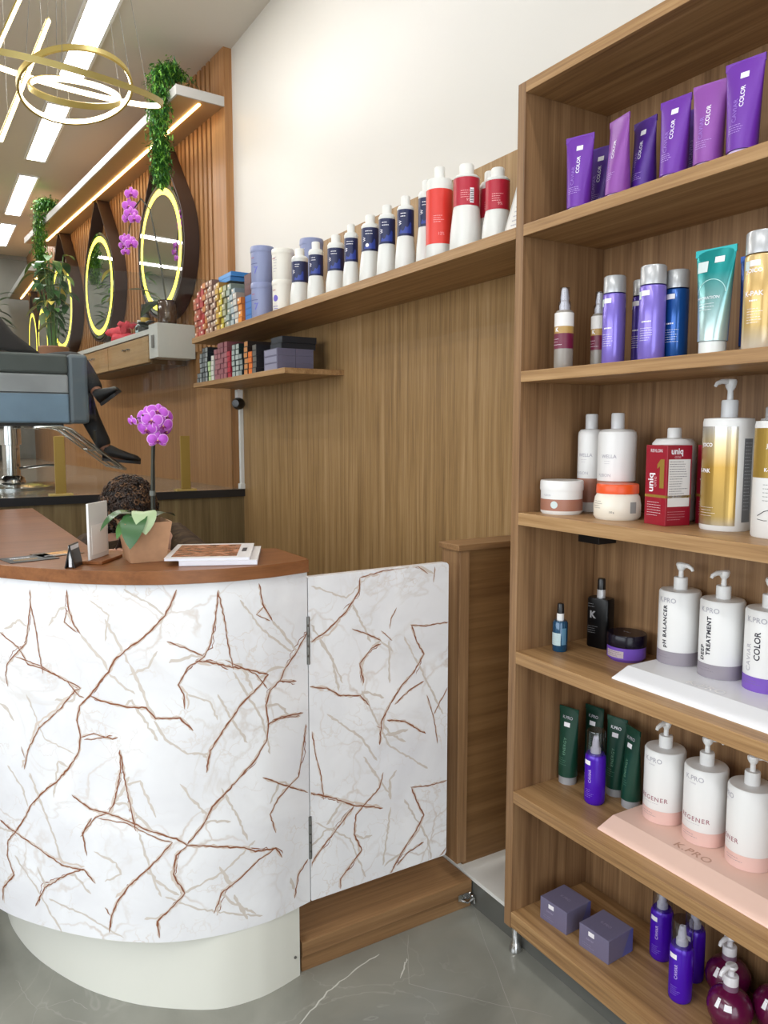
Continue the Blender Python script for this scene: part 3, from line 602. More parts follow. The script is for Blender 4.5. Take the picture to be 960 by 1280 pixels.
small_print(t, TXTW, pl, -.022, .02, .10, 3, .006, seed=9)
ar = MB(); vs = []
for i in range(17):
    a = PI * i / 16; vs += [pl(.030 * math.cos(a), .122 + .028 * math.sin(a)), pl(.029 * math.cos(a), .122 + .0268 * math.sin(a))]
ar.add(vs, [(2 * i, 2 * i + 1, 2 * i + 3, 2 * i + 2) for i in range(16)]).build('printed_arc', mat('arc_pale', '#bfe3e2', .3), t, None)
t, pl = squeeze_tube('cosmetic_tube', (1.50, 1.005, 1.638), 'narrow dark blue tube standing behind the gold bottle on the second shelf', 'tube', .206, .025, .060, mat('tube_blue', '#1d4d9e', .25, .3), SILV, .02, R(8))
GG = 'dark green tubes beside the pink tray'
GREEN = mat('tube_green', '#123f31', .35); GREEND = mat('tube_green_dark', '#0f3327', .35)
for x, y, h, rz, m, lab, s in [(1.530, 1.530, .217, 12, GREEN, 'dark green tube nearest the oak side panel, lowest shelf but one', 1), (1.605, 1.505, .214, 8, GREEND, 'dark green tube at the back, hidden by the purple spray bottle', 1), (1.590, 1.408, .216, 10, GREEN, 'dark green tube with bright logo right behind the purple spray bottle', 2), (1.572, 1.338, .214, -14, GREEN, 'dark green tube leaning its edge towards the first pink-based pump bottle', 1)]:
    t, pl = squeeze_tube('cosmetic_tube', (x, y, .489), lab, 'tube', h, .027, .062, m, SILV, .022, R(rz), GG)
    letters(t, 'K.PRO', .0115, TXTW if s == 2 else TXTG, (lambda pl, h: lambda x, y: pl(x, y + h - .028))(pl, h), .0002, 'logo')
    sticker(t, pl, 0, h - .047, .019, .012)
    letters(t, 'ENERGY', .0125, mat('ink_green', '#6f9a83', .5), vert(pl)(0, h * .50), 0, space=1.1)
    small_print(t, mat('ink_green', '#6f9a83', .5), pl, -.016, .01, .075, 4, .006, seed=int(x * 1000))

def round_bottle(name, loc, label, cat, r, hb, ht, m, capm, capr, group=None, rz=0, shoulder=.012, capgap=0, extra=None, seg=36):
    t = thing(name, label, cat, loc, rz, group)
    MB().lathe([(0, 0), (r * .93, 0), (r, .004), (r, hb - shoulder), (r * .96, hb - shoulder * .45), (r * .8, hb - shoulder * .1), (capr, hb), (0, hb)], seg).build('bottle_body', m, t)
    MB().lathe([(0, hb + capgap), (capr, hb + capgap), (capr, ht - .003), (capr - .002, ht), (0, ht)], seg).build('cap', capm, t)
    return t
def gradient_mat(name, stops, rough=.2, metal=.2, z1=.2):
    if name in MATS: return MATS[name]
    m, nt, b = new_mat(name); tc = nt.nodes.new('ShaderNodeTexCoord'); sx = nt.nodes.new('ShaderNodeSeparateXYZ'); cr = nt.nodes.new('ShaderNodeValToRGB'); mr = nt.nodes.new('ShaderNodeMapRange')
    mr.inputs['From Max'].default_value = z1
    nt.links.new(tc.outputs['Object'], sx.inputs[0]); nt.links.new(sx.outputs['Z'], mr.inputs['Value']); nt.links.new(mr.outputs[0], cr.inputs['Fac']); nt.links.new(cr.outputs['Color'], b.inputs['Base Color'])
    cr.color_ramp.elements[0].position, cr.color_ramp.elements[0].color = stops[0][0], col(stops[0][1])
    cr.color_ramp.elements[1].position, cr.color_ramp.elements[1].color = stops[-1][0], col(stops[-1][1])
    for p, c in stops[1:-1]: e = cr.color_ramp.elements.new(p); e.color = col(c)
    b.inputs['Roughness'].default_value = rough; b.inputs['Metallic'].default_value = metal; MATS[name] = m; return m
# second shelf
WINE = mat('label_wine', '#6b1637', .4); TAN = mat('label_tan', '#b08c4c', .4)
FROST = mat('frosted_plastic', '#c6c2bb', .3)
for x, y, r, h, lab in [(1.40, 1.452, .0235, .198, 'spray bottle with wine red label nearest the camera side of the oak panel'), (1.48, 1.410, .0205, .188, 'spray bottle with wine red label standing behind the lilac bottle')]:
    t = thing('spray_bottle', lab, 'spray bottle', (x, y, 1.638), 0, 'wine labelled spray bottles on the second shelf')
    hb = h * .73
    MB().lathe([(0, 0), (r * .95, 0), (r, .004), (r, hb - .008), (r * .8, hb - .001), (.012, hb), (0, hb)], 32).build('bottle_body', mat('frost_grey', '#8d867e', .25), t)
    pl = cyl(r, FA, 0)
    MB().lathe([(r + .0004, hb * .34), (r + .0004, hb * .60)], 32).build('label', WINE, t)
    MB().lathe([(r + .0004, hb * .60), (r + .0004, hb * .72)], 32).build('label', TAN, t)
    MB().lathe([(r + .0004, hb * .72), (r + .0004, hb * .95)], 32).build('label', mat('label_white', '#e2dfdc', .4), t)
    letters(t, 'K', .014, TXTW, cyl(r + .0005, FA, hb * .66), .0005); small_print(t, TXTW, cyl(r + .0006, FA, 0), -.014, .014, hb * .5, 3, .007, seed=3)
    MB().lathe([(0, hb), (.013, hb), (.013, hb + .012), (.0095, hb + .02), (.0105, hb + .03), (.008, h - .004), (.006, h), (0, h)], 20).build('spray_head', WHITE, t)
    MB().lathe([(.0155, hb), (.0155, hb + .02), (.012, hb + .024), (.012, h + .002), (0, h + .003)], 24).build('clear_cap', CLEAR, t)
LILAC = mat('bottle_lilac', '#8170cc', .2, .25); LIL2 = mat('bottle_violet', '#4f3f9c', .2, .25); BLUEB = mat('bottle_blue', '#1d549f', .18, .35)
GOLDB = gradient_mat('bottle_pale_gold', [(0, '#d8cfc0'), (.25, '#c9aa6b'), (.6, '#cda969'), (1, '#d9bd86')], .22, .3, .18)
CAPG = mat('cap_grey_pearl', '#b9bbbe', .25, .3)
for x, y, r, hb, ht, m, lab in [(1.420, 1.308, .0262, .165, .205, LILAC, 'slim lilac shampoo bottle standing right of the spray bottles'), (1.50, 1.298, .020, .165, .203, LIL2, 'narrow violet bottle at the back between the two lilac bottles'), (1.402, 1.181, .0285, .162, .204, LILAC, 'larger lilac shampoo bottle in the middle of the second shelf'), (1.450, 1.155, .0255, .155, .195, BLUEB, 'metallic blue shampoo bottle beside the larger lilac bottle'), (1.402, .922, .0330, .178, .221, GOLDB, 'pale gold shampoo bottle at the picture edge of the second shelf')]:
    t = round_bottle('shampoo_bottle', (x, y, 1.638), lab, 'shampoo bottle', r, hb, ht, m, CAPG, r * .97, 'slim shampoo bottles on the second shelf', shoulder=.004, capgap=.001)
    pl = cyl(r, FA + .25, 0)
    sticker(t, pl, -.004, hb - .018, .02, .011); patch(MB(), pl, -.026, -.015, hb - .03, hb - .013).build('round_seal', mat('seal_pale', '#c8d6d6', .5), t, None)
    small_print(t, TXTW, pl, -.012, .012, hb * .50, 1, .01, .003, 'lettering', int(y * 99)); small_print(t, TXTW, pl, -.016, .016, hb * .42, 6, .0052, seed=int(y * 90))
    if m is GOLDB: letters(t, 'K-PAK', .013, TXTW, cyl(r, FA + .1, hb * .58), .0002); letters(t, 'JOICO', .011, TXTW, cyl(r, FA + .1, hb * .82), .0002, 'logo')
# third shelf
Z3 = 1.266
BROWN = mat('label_rose_brown', '#a3705c', .4)
t = thing('cream_jar', 'white round jar with a brown label band and white lid', 'jar', (1.447, 1.495, Z3))
r = .056
MB().lathe([(0, 0), (r * .9, 0), (r * .97, .006), (r * .97, .062), (0, .062)], 40).build('jar_body', WHITE, t)
MB().lathe([(r * .97 + .0005, .010), (r * .97 + .0005, .040)], 40).build('label', BROWN, t)
MB().lathe([(0, .062), (r, .062), (r * 1.01, .066), (r, .084), (r * .97, .088), (0, .0885)], 40).build('lid', WHITE, t)
pl = cyl(r * .98, FA + .45, 0); sd = MB()
disc(sd, pl, 0, .026, .0095).build('round_seal', mat('seal_pale', '#c8d6d6', .5), t, None)
letters(t, 'FUSION', .007, TXTG, cyl(r * .97, FA + .05, .050), 0)
t = thing('cream_jar', 'round cream coloured jar with an orange lid', 'jar', (1.475, 1.330, Z3)); r = .0565
MB().lathe([(0, 0), (r * .9, 0), (r, .008), (r * 1.01, .035), (r * .95, .055), (r * .86, .064), (0, .064)], 40).build('jar_body', mat('jar_cream', '#ece6d8', .3), t)
MB().lathe([(0, .064), (r * .9, .064), (r * .91, .067), (r * .9, .084), (r * .87, .087), (0, .0875)], 40).build('lid', mat('lid_orange', '#ee5a24', .35), t)
small_print(t, TXTD, cyl(r * 1.01, FA - .1, 0), -.02, .012, .045, 4, .0055, seed=12); letters(t, '150 g', .006, TXTD, cyl(r * 1.01, FA + .5, .02), 0)
patch(MB(), cyl(r * 1.012, FA + 1.45, 0), -.009, .009, .018, .045).build('back_label', mat('back_label_grey', '#9a9a98', .5), t, None)
for x, y, r, rz, lab in [(1.556, 1.500, .0350, 0, 'slim white shampoo bottle with brown lower half, nearest the oak side panel'), (1.535, 1.390, .0480, 0, 'wide white shampoo bottle with brown lower half, behind the orange lidded jar')]:
    t = round_bottle('shampoo_bottle', (x, y, Z3), lab, 'shampoo bottle', r, .222, .262, WHITE, mat('cap_white_grey', '#d5d5d6', .3), .0165, 'white and brown shampoo bottles on the third shelf', shoulder=.018)
    MB().lathe([(r + .0004, .026), (r + .0004, .090)], 36).build('label', BROWN, t)
    letters(t, 'WELLA', .0125, TXTG, cyl(r, FA + .3, .152), .0002, 'logo'); letters(t, 'FUSION', .011, TXTG, cyl(r, FA + .05, .104), 0); small_print(t, TXTG, cyl(r, FA + .3, 0), -.012, .012, .14, 2, .006, seed=3)
RED = mat('carton_red', '#981129', .35); REDD = mat('carton_dark_red', '#8c1028', .35); GOLDF = mat('gold_foil', '#a98a3d', .35, .4)
def red_box(loc, rz, lab):
    t = thing('hair_mask_carton', lab, 'carton', loc, rz, 'red cartons on the third shelf'); w = .0355; h = .184
    MB().box(-w, w, -w, w, 0, h).build('carton_body', RED, t, None, .0012)
    A = flat((-w, 0, 0), (0, -1, 0), (0, 0, 1)); B = flat((0, -w, 0), (1, 0, 0), (0, 0, 1))
    patch(MB(), A, -w, w, .064, .070).build('foil_band', GOLDF, t, None); patch(MB(), B, -w, w, .064, .070).build('foil_band', GOLDF, t, None)
    va = lambda cx, cy: (lambda x, y: A(cx - y, cy + x))
    letters(t, 'uniq', .026, TXTW, va(-.016, .098), .0006); letters(t, 'one', .016, mat('ink_rose', '#d9a5ac', .5), va(-.002, .100), 0)
    MB().add([A(x + .017, y + .086) for x, y in ((-.004, 0), (.010, 0), (.010, .066), (-.002, .066), (-.013, .054), (-.013, .044), (-.004, .050))], [(0, 1, 2, 3, 6), (3, 4, 5, 6)]).build('printed_numeral', GOLDF, t, None)
    letters(t, 'REVLON', .0105, TXTW, lambda x, y: A(x, y + .171), 0, 'logo'); small_print(t, TXTW, A, -.026, .02, .052, 6, .006, seed=5)
    letters(t, 'uniq', .020, TXTW, lambda x, y: B(x - .008, y + .170), .0005); letters(t, 'one', .012, mat('ink_rose', '#d9a5ac', .5), lambda x, y: B(x - .006, y + .158), 0)
    wl = patch(MB(), B, -.031, .031, .044, .152).build('white_label', mat('label_pale', '#e6e3e0', .5), t, None)
    small_print(t, mat('ink_label_grey', '#77757a', .5), flat((0, -w, 0), (1, 0, 0), (0, 0, 1), .0009), -.028, .028, .146, 15, .0056, .0014, seed=8)
    small_print(t, mat('ink_rose', '#d9a5ac', .5), B, -.03, .024, .032, 4, .006, seed=6)
    return t
red_box((1.484, 1.188, Z3), R(-10), 'red carton with gold numeral and white printed label before the white bottle')
red_box((1.588, 1.126, Z3), R(-8), 'red carton mostly hidden behind the tall gold and white pump bottle')
t = round_bottle('shampoo_bottle', (1.560, 1.235, Z3), 'large white bottle standing behind the red carton with the gold numeral', 'bottle', .052, .200, .224, WHITE, WHITE, .0165, shoulder=.028)
# tall pump bottles
GM = gradient_mat('foil_gold_label', [(0, '#b9b3a6'), (.14, '#b99b57'), (.6, '#b08b3f'), (.85, '#c9b892'), (1, '#c9c9c7')], .2, .55, .23)
t = thing('pump_bottle', 'tall white pump bottle with a gold foil label on the third shelf', 'pump bottle', (1.520, 1.062, Z3)); r = .0525
MB().lathe([(0, 0), (r * .96, 0), (r, .004), (r, .236), (r * .97, .243), (r * .5, .2455), (0, .2455)], 44).build('bottle_body', WHITE, t)
pl = cyl(r, FA + .35, 0)
patch(MB(), pl, -.062, .034, .012, .226, 0, 20).build('label', GM, t, None)
letters(t, 'JOICO', .011, TXTW, cyl(r + .0004, FA - .30, .186), .0003, 'logo'); letters(t, 'K-PAK', .012, TXTW, cyl(r + .0004, FA - .4, .13), .0003)
patch(MB(), cyl(r, FA + 1.5, 0), -.012, .014, .02, .20, 0, 8).build('back_label', mat('back_label_dark', '#6d7074', .5), t, None)
small_print(t, mat('ink_pale', '#c9ccd0', .5), cyl(r + .0006, FA + 1.5, 0), -.010, .012, .19, 20, .0075, seed=2)
small_print(t, TXTW, cyl(r + .0006, FA, 0), -.03, .02, .05, 4, .006, seed=7)
pump_parts(t, .2455, mat('pump_translucent', '#d4d6d8', .25), .082, .0175, FA - .2, .0085, .042)
t = thing('pump_bottle', 'tall white pump bottle almost hidden between the two gold labelled bottles', 'pump bottle', (1.605, .985, Z3)); r = .05
MB().lathe([(0, 0), (r * .96, 0), (r, .004), (r, .236), (r * .97, .243), (r * .5, .2455), (0, .2455)], 40).build('bottle_body', WHITE, t)
pump_parts(t, .2455, mat('pump_translucent', '#d4d6d8', .25), .082, .0175, FA - .2, .0085, .042)
t = thing('shampoo_bottle', 'white bottle with gold upper label and line drawing, cut by the picture edge', 'shampoo bottle', (1.500, .925, Z3)); r = .052
MB().lathe([(0, 0), (r * .96, 0), (r, .004), (r, .228), (r * .97, .236), (r * .5, .238), (0, .238)], 40).build('bottle_body', WHITE, t)
MB().lathe([(0, .238), (.034, .238), (.034, .262), (.032, .265), (0, .265)], 32).build('cap', CAPG, t)
pl = cyl(r, FA + .5, 0); patch(MB(), pl, -.07, .05, .122, .222, 0, 20).build('label', GOLDF, t, None)
letters(t, 'JOICO', .011, TXTW, cyl(r + .0004, FA + .3, .186), .0003, 'logo'); letters(t, 'K-PAK', .010, TXTW, cyl(r + .0004, FA + .2, .138), .0003)
small_print(t, TXTD, cyl(r, FA + .3, 0), -.02, .02, .108, 5, .008, seed=3)
p2 = cyl(r, FA + .6, 0, eps=.001)
MB().tube([p2(-.045, .045), p2(-.03, .055), p2(-.005, .062), p2(.02, .060)], .0007, 5).tube([p2(-.045, .038), p2(-.03, .036), p2(0, .038), p2(.02, .036)], .0006, 5).build('line_drawing', TXTD, t)
# fourth shelf, left end
Z = .886
t = thing('dropper_bottle', 'small dark blue serum bottle with white label and black cap', 'serum bottle', (1.468, 1.510, Z)); r = .0205
MB().lathe([(0, 0), (r * .93, 0), (r, .004), (r, .078), (r * .85, .084), (.0085, .085), (0, .085)], 30).build('bottle_body', mat('glass_blue', '#15496b', .12, .2, coat=.5), t)
MB().lathe([(0, .085), (.0098, .085), (.0098, .104), (0, .104)], 24).build('collar', WHITE, t)
MB().lathe([(0, .104), (.0096, .104), (.0088, .128), (.0075, .131), (0, .1315)], 24).build('cap', BLACK, t)
patch(MB(), cyl(r, FA + .2, 0), -.016, .014, .018, .052).build('label', mat('label_cyan', '#bcd3d6', .5), t, None)
small_print(t, TXTG, cyl(r + .0005, FA + .2, 0), -.012, .01, .047, 5, .006, seed=2); patch(MB(), cyl(r, FA + 1.35, 0), -.007, .007, .02, .066).build('back_label', mat('label_blue_light', '#5a87a5', .5), t, None)
t = thing('flat_bottle', 'black rectangular spray bottle with grey emblem at the back of the shelf', 'bottle', (1.590, 1.480, Z), R(12)); w = .034
n = 24; rings = []
for z, k in ((0, .93), (.004, 1), (.134, 1), (.139, .93)):
    rings.append([(.022 * k * math.copysign(abs(math.cos(a)) ** .45, math.cos(a)), w * k * math.copysign(abs(math.sin(a)) ** .45, math.sin(a)), z) for a in [2 * PI * (q + .5) / n for q in range(n)]])
MB().loft(rings).build('bottle_body', mat('gloss_black', '#08080a', .3, spec=.25), t)
MB().lathe([(0, .139), (.0115, .139), (.0115, .162), (0, .162)], 24).build('collar', mat('collar_silver', '#cfcfd2', .3, .4), t)
MB().lathe([(0, .162), (.0112, .162), (.0105, .190), (.009, .193), (0, .1935)], 24).build('cap', BLACK, t)
pl = flat((-.022, 0, 0), (0, -1, 0), (0, 0, 1), .0006)
letters(t, 'K', .026, mat('emblem_grey', '#8a8a8e', .4), lambda x, y: pl(x - .012, y + .092), .0012, 'emblem'); small_print(t, mat('emblem_grey', '#8a8a8e', .4), pl, -.026, 0, .122, 2, .007, seed=1); small_print(t, mat('emblem_grey', '#8a8a8e', .4), pl, -.026, .005, .06, 4, .006, seed=2)
t = thing('cream_jar', 'low violet jar with a glossy black lid beside the white tray', 'jar', (1.566, 1.365, Z)); r = .051
MB().lathe([(0, 0), (r * .85, 0), (r * .98, .008), (r * .98, .038), (0, .038)], 40).build('jar_body', mat('jar_violet', '#6f4db4', .2, coat=.3), t)
MB().lathe([(0, .0385), (r, .0385), (r * 1.01, .042), (r, .066), (r * .96, .070), (0, .0705)], 40).build('lid', mat('lid_black_violet', '#120d1c', .2, spec=.3), t)
patch(MB(), cyl(r * .985, FA + .1, 0), -.028, .024, .012, .030, 0, 12).build('label', mat('label_beige', '#b9aab0', .5), t, None); small_print(t, TXTD, cyl(r * .985 + .0006, FA + .1, 0), -.024, .02, .026, 3, .005, seed=5)
letters(t, 'K.PRO', .008, TXTG, flat((0, 0, .0705), (0, -1, 0), (1, 0, 0), .0005), 0, 'logo')
# purple spray bottles: violet body, white mist pump under a clear cap
VIOLET = mat('spray_violet', '#4a12b4', .22, .15)
def mist(loc, lab, r=.0275, h=.195, word='CAVIAR', rz=0, group=None):
    t = thing('spray_bottle', lab, 'spray bottle', loc, rz, group); hb = h * .69
    MB().lathe([(0, 0), (r * .85, 0), (r * .97, .004), (r, .012), (r, hb - .014), (r * .93, hb - .005), (r * .8, hb), (0, hb)], 36).build('bottle_body', VIOLET, t)
    MB().lathe([(0, hb), (.0135, hb), (.0135, hb + .012), (.010, hb + .016), (.0095, hb + .028), (.0065, hb + .044), (.005, hb + .046), (0, hb + .0465)], 24).tube([(0, 0, hb + .036), (-.009, 0, hb + .036)], .003, 8).build('spray_head', mat('head_white', '#e4e2e6', .3), t)
    MB().lathe([(r * .88, hb - .004), (r * .88, h - .003), (r * .84, h), (0, h)], 36).build('clear_cap', CLEAR, t)
    sticker(t, cyl(r, FA - .1, 0), 0, hb - .022, .020, .012)
    letters(t, word, .0105, mat('ink_lilac', '#c7aee6', .5), cyl(r, FA + .25, hb * .58, True), .0001); small_print(t, mat('ink_lilac2', '#9c7ddc', .5), cyl(r, FA + .2, 0), -.012, .012, hb * .3, 5, .005, seed=3)
    return t
mist((1.505, 1.404, .489), 'single violet mist spray with a clear cap in front of the dark green tubes', .0275, .200)
GS = 'violet spray bottles on the bottom shelf'
mist((1.568, 1.222, .133), 'violet mist spray bottle at the back next to the grey cartons, bottom shelf', .028, .195, group=GS)
mist((1.487, 1.100, .133), 'violet mist spray bottle foremost of the three on the bottom shelf', .0275, .200, group=GS)
mist((1.572, 1.128, .133), 'violet mist spray bottle tucked behind the foremost one, bottom shelf', .0255, .196, group=GS)
# grey lilac cartons
LG = mat('carton_grey_lilac', '#6f6a85', .35); LG2 = mat('carton_side_blue', '#5c5f9c', .35)
for x, y, lab, rz in [(1.462, 1.458, 'grey lilac square carton at the left end of the bottom shelf', 4), (1.470, 1.318, 'grey lilac square carton next to the violet spray bottles, bottom shelf', 4)]:
    t = thing('product_carton', lab, 'carton', (x, y, .133), R(rz), 'grey cartons on the bottom shelf'); w = .048; h = .064
    MB().box(-w, w, -w, w, 0, h).build('carton_body', LG, t, None, .0012)
    A = flat((-w, 0, 0), (0, -1, 0), (0, 0, 1)); B = flat((0, -w, 0), (1, 0, 0), (0, 0, 1))
    sticker(t, A, -.008, h - .014, .019, .012); letters(t, 'caviar', .011, mat('ink_carton', '#9a93ae', .5), lambda x, y: A(x - .012, y + .034), 0); small_print(t, mat('ink_carton', '#9a93ae', .5), A, -.035, .005, .018, 2, .006, seed=4)
    MB().add([B(.005, 0), B(w, 0), B(w, h), B(.038, h)], [(0, 1, 2, 3)]).build('printed_wedge', LG2, t, None)
    letters(t, 'K.PRO', .012, mat('ink_carton', '#9a93ae', .5), flat((0, 0, h), (0, -1, 0), (1, 0, 0), .0004), 0, 'logo')
# burgundy round pump bottles
BURG = mat('bottle_burgundy', '#5c0f3a', .2, coat=.3)
for x, y, z, s, aim, lab in [(1.592, 1.046, .133, 1.0, FA - .1, 'burgundy round pump bottle behind the nearest one, beside the violet sprays'), (1.510, .985, .133, .96, FA - .1, 'burgundy round pump bottle nearest the shelf edge'), (1.594, .925, .133, 1.0, R(-60), 'burgundy round pump bottle cut by the picture edge')]:
    t = thing('pump_bottle', lab, 'pump bottle', (x, y, z), 0, 'burgundy pump bottles on the bottom shelf'); r = .052 * s
    pr = [(0, 0), (r * .55, 0), (r * .75, .004)] + [(r * math.cos(R(a)), .048 * s + .050 * s * math.sin(R(a))) for a in (-40, -20, 0, 20, 40, 58)] + [(.017, .094 * s), (.015, .096 * s), (0, .096 * s)]
    MB().lathe(pr, 40).build('bottle_body', BURG, t)
    MB().lathe([(0, .095 * s), (.0165, .095 * s), (.0165, .108 * s), (0, .108 * s)], 24).build('collar_ring', mat('collar_mauve', '#8f6d86', .3, .3), t)
    pump_parts(t, .107 * s, mat('head_white', '#e4e2e6', .3), .046, .016, aim, .009, .034, .008)
    sp = lambda x, y, r=r, s=s: ((r * math.cos(y) + .0006) * math.cos(FA + .5 + x), (r * math.cos(y) + .0006) * math.sin(FA + .5 + x), .048 * s + (.050 * s + .0006) * math.sin(y))
    patch(MB(), sp, -.18, .18, R(22), R(38), 0, 6).build('price_sticker', PRICE, t, None); patch(MB(), lambda x, y: sp(x - .55, y), -.1, .1, R(20), R(45), 0, 6).build('price_sticker', PRICE, t, None)

# ---------------------------------------------------------------- long wall shelf: tubs and peroxide bottles
ZL = 2.010
TUBB = mat('tub_lilac_blue', '#8790b6', .35); TUBW = mat('tub_white', '#e7e4da', .35)
def tub(loc, r, h, m, lab, sign, group):
    t = thing('powder_tub', lab, 'tub', loc, 0, group)
    MB().lathe([(0, 0), (r * .93, 0), (r * .95, .003), (r * .97, h * .84), (0, h * .84)], 40).build('tub_body', m, t)
    MB().lathe([(0, h * .84), (r, h * .84), (r * 1.01, h * .87), (r * 1.01, h * .96), (r * .97, h), (0, h)], 40).build('lid', m, t)
    pl = cyl(r * .97, FA + .35, 0)
    small_print(t, mat('ink_red_faint', '#a8566a', .5), pl, -.02, .012, h * .66, 1, .01, .004, seed=3)
    if sign == 7: letters(t, '7', .045, mat('ink_blue', '#6a70c0', .5), cyl(r * .97, FA + .55, h * .32), .001, 'printed_numeral'); patch(MB(), pl, -.026, .02, h * .5, h * .515).build('printed_bar', mat('ink_navy', '#4a5080', .5), t, None)
    elif sign == 0:
        disc(MB(), pl, 0, h * .42, .014).build('printed_dot', mat('ink_violet', '#6a5fc0', .5), t, None); small_print(t, mat('ink_violet', '#6a5fc0', .5), pl, -.016, .016, h * .16, 2, .01, .003, seed=6)
    else: small_print(t, TXTG, pl, -.01, .012, h * .7, 6, .012, .003, seed=5)
    return t
GB = 'bleach powder tubs on the long wall shelf'
tub((1.424, 3.480, ZL), .056, .165, TUBB, 'lilac blue tub under another, front row of the long shelf', 7, GB)
tub((1.424, 3.480, ZL + .1655), .056, .165, TUBB, 'lilac blue tub on top of the front stack beside the dye cartons', 7, GB)
tub((1.425, 3.245, ZL), .050, .140, TUBW, 'white tub with a violet dot under another white tub', 0, GB)
tub((1.425, 3.245, ZL + .1405), .050, .133, TUBW, 'plain white tub on top of the tub with a violet dot', 1, GB)
tub((1.540, 3.19, ZL), .053, .160, TUBB, 'lilac blue tub under another, behind the first navy labelled bottle', 1, GB)
tub((1.540, 3.19, ZL + .1605), .053, .160, TUBB, 'lilac blue tub on top of the stack behind the first navy labelled bottle', 1, GB)
NAVY = mat('label_navy', '#1b2450', .35); NBLUE = mat('label_royal', '#31459c', .35); RLAB = mat('label_red', '#b31f36', .35); RBRI = mat('label_bright_red', '#d93a30', .35)
PWH = mat('bottle_milky', '#dfe0dc', .32)
def perox(loc, r, h, lab, lm, l0, l1, kind='cone', rz=0, word=None):
    t = thing('peroxide_bottle', lab, 'bottle', loc, rz, 'peroxide bottles on the long wall shelf')
    hs = h * .865
    if kind == 'cone':      # square-footed base tapering into a round label zone
        rings = []; n = 40
        for z, k, q in ((0, .97, .75), (.004, 1.0, .75), (h * .22, .95, .80), (h * l0 - .004, .86, 1.0)):
            rings.append([(r * k * math.copysign(abs(math.cos(a)) ** q, math.cos(a)), r * k * math.copysign(abs(math.sin(a)) ** q, math.sin(a)), z) for a in [2 * PI * i / n for i in range(n)]])
        for z, k in ((h * l0, .83), (h * l1, .83), (h * l1 + .003, .86), (hs - .008, .86), (hs, .72), (hs + .002, .4)):
            rings.append([(r * k * math.cos(2 * PI * i / n), r * k * math.sin(2 * PI * i / n), z) for i in range(n)])
        MB().loft(rings).build('bottle_body', PWH, t); rl = r * .83
    else:
        MB().lathe([(0, 0), (r * .95, 0), (r, .004), (r, hs - .012), (r * .93, hs - .003), (.016, hs), (0, hs)], 40).build('bottle_body', PWH, t); rl = r
    MB().lathe([(rl + .0006, h * l0 + .001), (rl + .0006, h * l1 - .001)], 40).build('label', lm, t)
    cr_ = r * .47 if kind == 'cone' else .0165
    MB().lathe([(0, hs), (cr_, hs), (cr_, h - .003), (cr_ - .002, h), (0, h)], 26).build('cap', mat('cap_milky', '#e3e3df', .3), t)
    pl = cyl(rl + .0006, FA + .95, 0)
    hl = h * (l1 - l0)
    if lm is NAVY:
        vs_ = []
        for i in range(9):
            x_ = -.020 + .042 * i / 8; vs_ += [pl(x_, h * l0 + hl * .10), pl(x_, h * l0 + hl * (.14 + .34 * (i / 8) ** 1.5 + (.10 if i % 3 == 1 else 0)))]
        MB().add(vs_, [(2 * i, 2 * i + 2, 2 * i + 3, 2 * i + 1) for i in range(8)]).build('printed_flash', NBLUE, t, None)
        small_print(t, TXTW, pl, -.016, .012, h * l0 + hl * .82, 2, .009, .0024, seed=int(loc[1] * 70)); letters(t, word or 'W', .014, TXTW, cyl(rl + .0008, FA + .35, h * l0 + hl * .50, True), .0002)
    else:
        small_print(t, mat('ink_pink', '#e9a6a8', .5), pl, -.018, .016, h * l0 + hl * .5, 4, .006, .0016, seed=int(loc[1] * 60)); letters(t, '9%' if lm is RLAB else '12%', .012, mat('ink_pink', '#e9a6a8', .5), cyl(rl + .0006, FA + 1.1, h * l0 + hl * .18), 0)
    return t
for y, r, h, l0, l1, x, nm in [(3.04, .041, .236, .40, .77, 1.412, 'at the end of the row beside the white tubs'), (2.86, .035, .226, .40, .77, 1.40, 'second of the row counted from the white tubs'), (2.71, .0385, .222, .38, .77, 1.412, 'third of the row counted from the white tubs'), (2.565, .030, .228, .40, .78, 1.40, 'fourth of the row counted from the white tubs'), (2.445, .0375, .235, .45, .80, 1.412, 'with a white round seal, in the middle of the row'), (2.318, .034, .237, .44, .80, 1.405, 'third before the bright red labelled bottle'), (2.208, .033, .240, .45, .81, 1.410, 'second before the bright red labelled bottle'), (2.115, .033, .268, .45, .79, 1.432, 'taller, right behind the bright red labelled bottle')]:
    t = perox((x, y, ZL), r, h, 'white bottle with navy label ' + nm, NAVY, l0, l1)
    if 'round seal' in nm: pq = cyl(r * .83 + .001, FA + .7, 0); disc(MB(), pq, 0, h * l0 + .02, .0065).build('round_seal', PRICE, t, None)
t = perox((1.402, 2.003, ZL), .0405, .272, 'straight bottle with a bright red wraparound label on the long shelf', RBRI, .14, .74, 'straight')
t = perox((1.412, 1.880, ZL), .0455, .246, 'white bottle with crimson label and barcode, wide tapered base', RLAB, .50, .83)
pl = cyl(.0455 * .83 + .001, FA + 1.35, 0); patch(MB(), pl, -.006, .006, .130, .172).build('barcode_label', PRICE, t, None)
for i in range(7): patch(MB(), cyl(.0455 * .83 + .0014, FA + 1.35, 0), -.005, .005, .134 + i * .005, .1362 + i * .005, 0, 3).build('barcode_bar', TXTD, t, None)
perox((1.490, 1.868, ZL), .036, .236, 'white bottle with crimson label hidden behind the two in front', RLAB, .42, .78)
perox((1.428, 1.756, ZL), .0405, .204, 'shorter white bottle with crimson label beside the leaning white card', RLAB, .42, .82)
t = thing('leaning_card', 'white printed card leaning against the shelving unit on the long shelf', 'card', (1.43, 1.648, ZL), 0)
tri = [(.044, .001), (-.049, .001), (-.049, .205)]
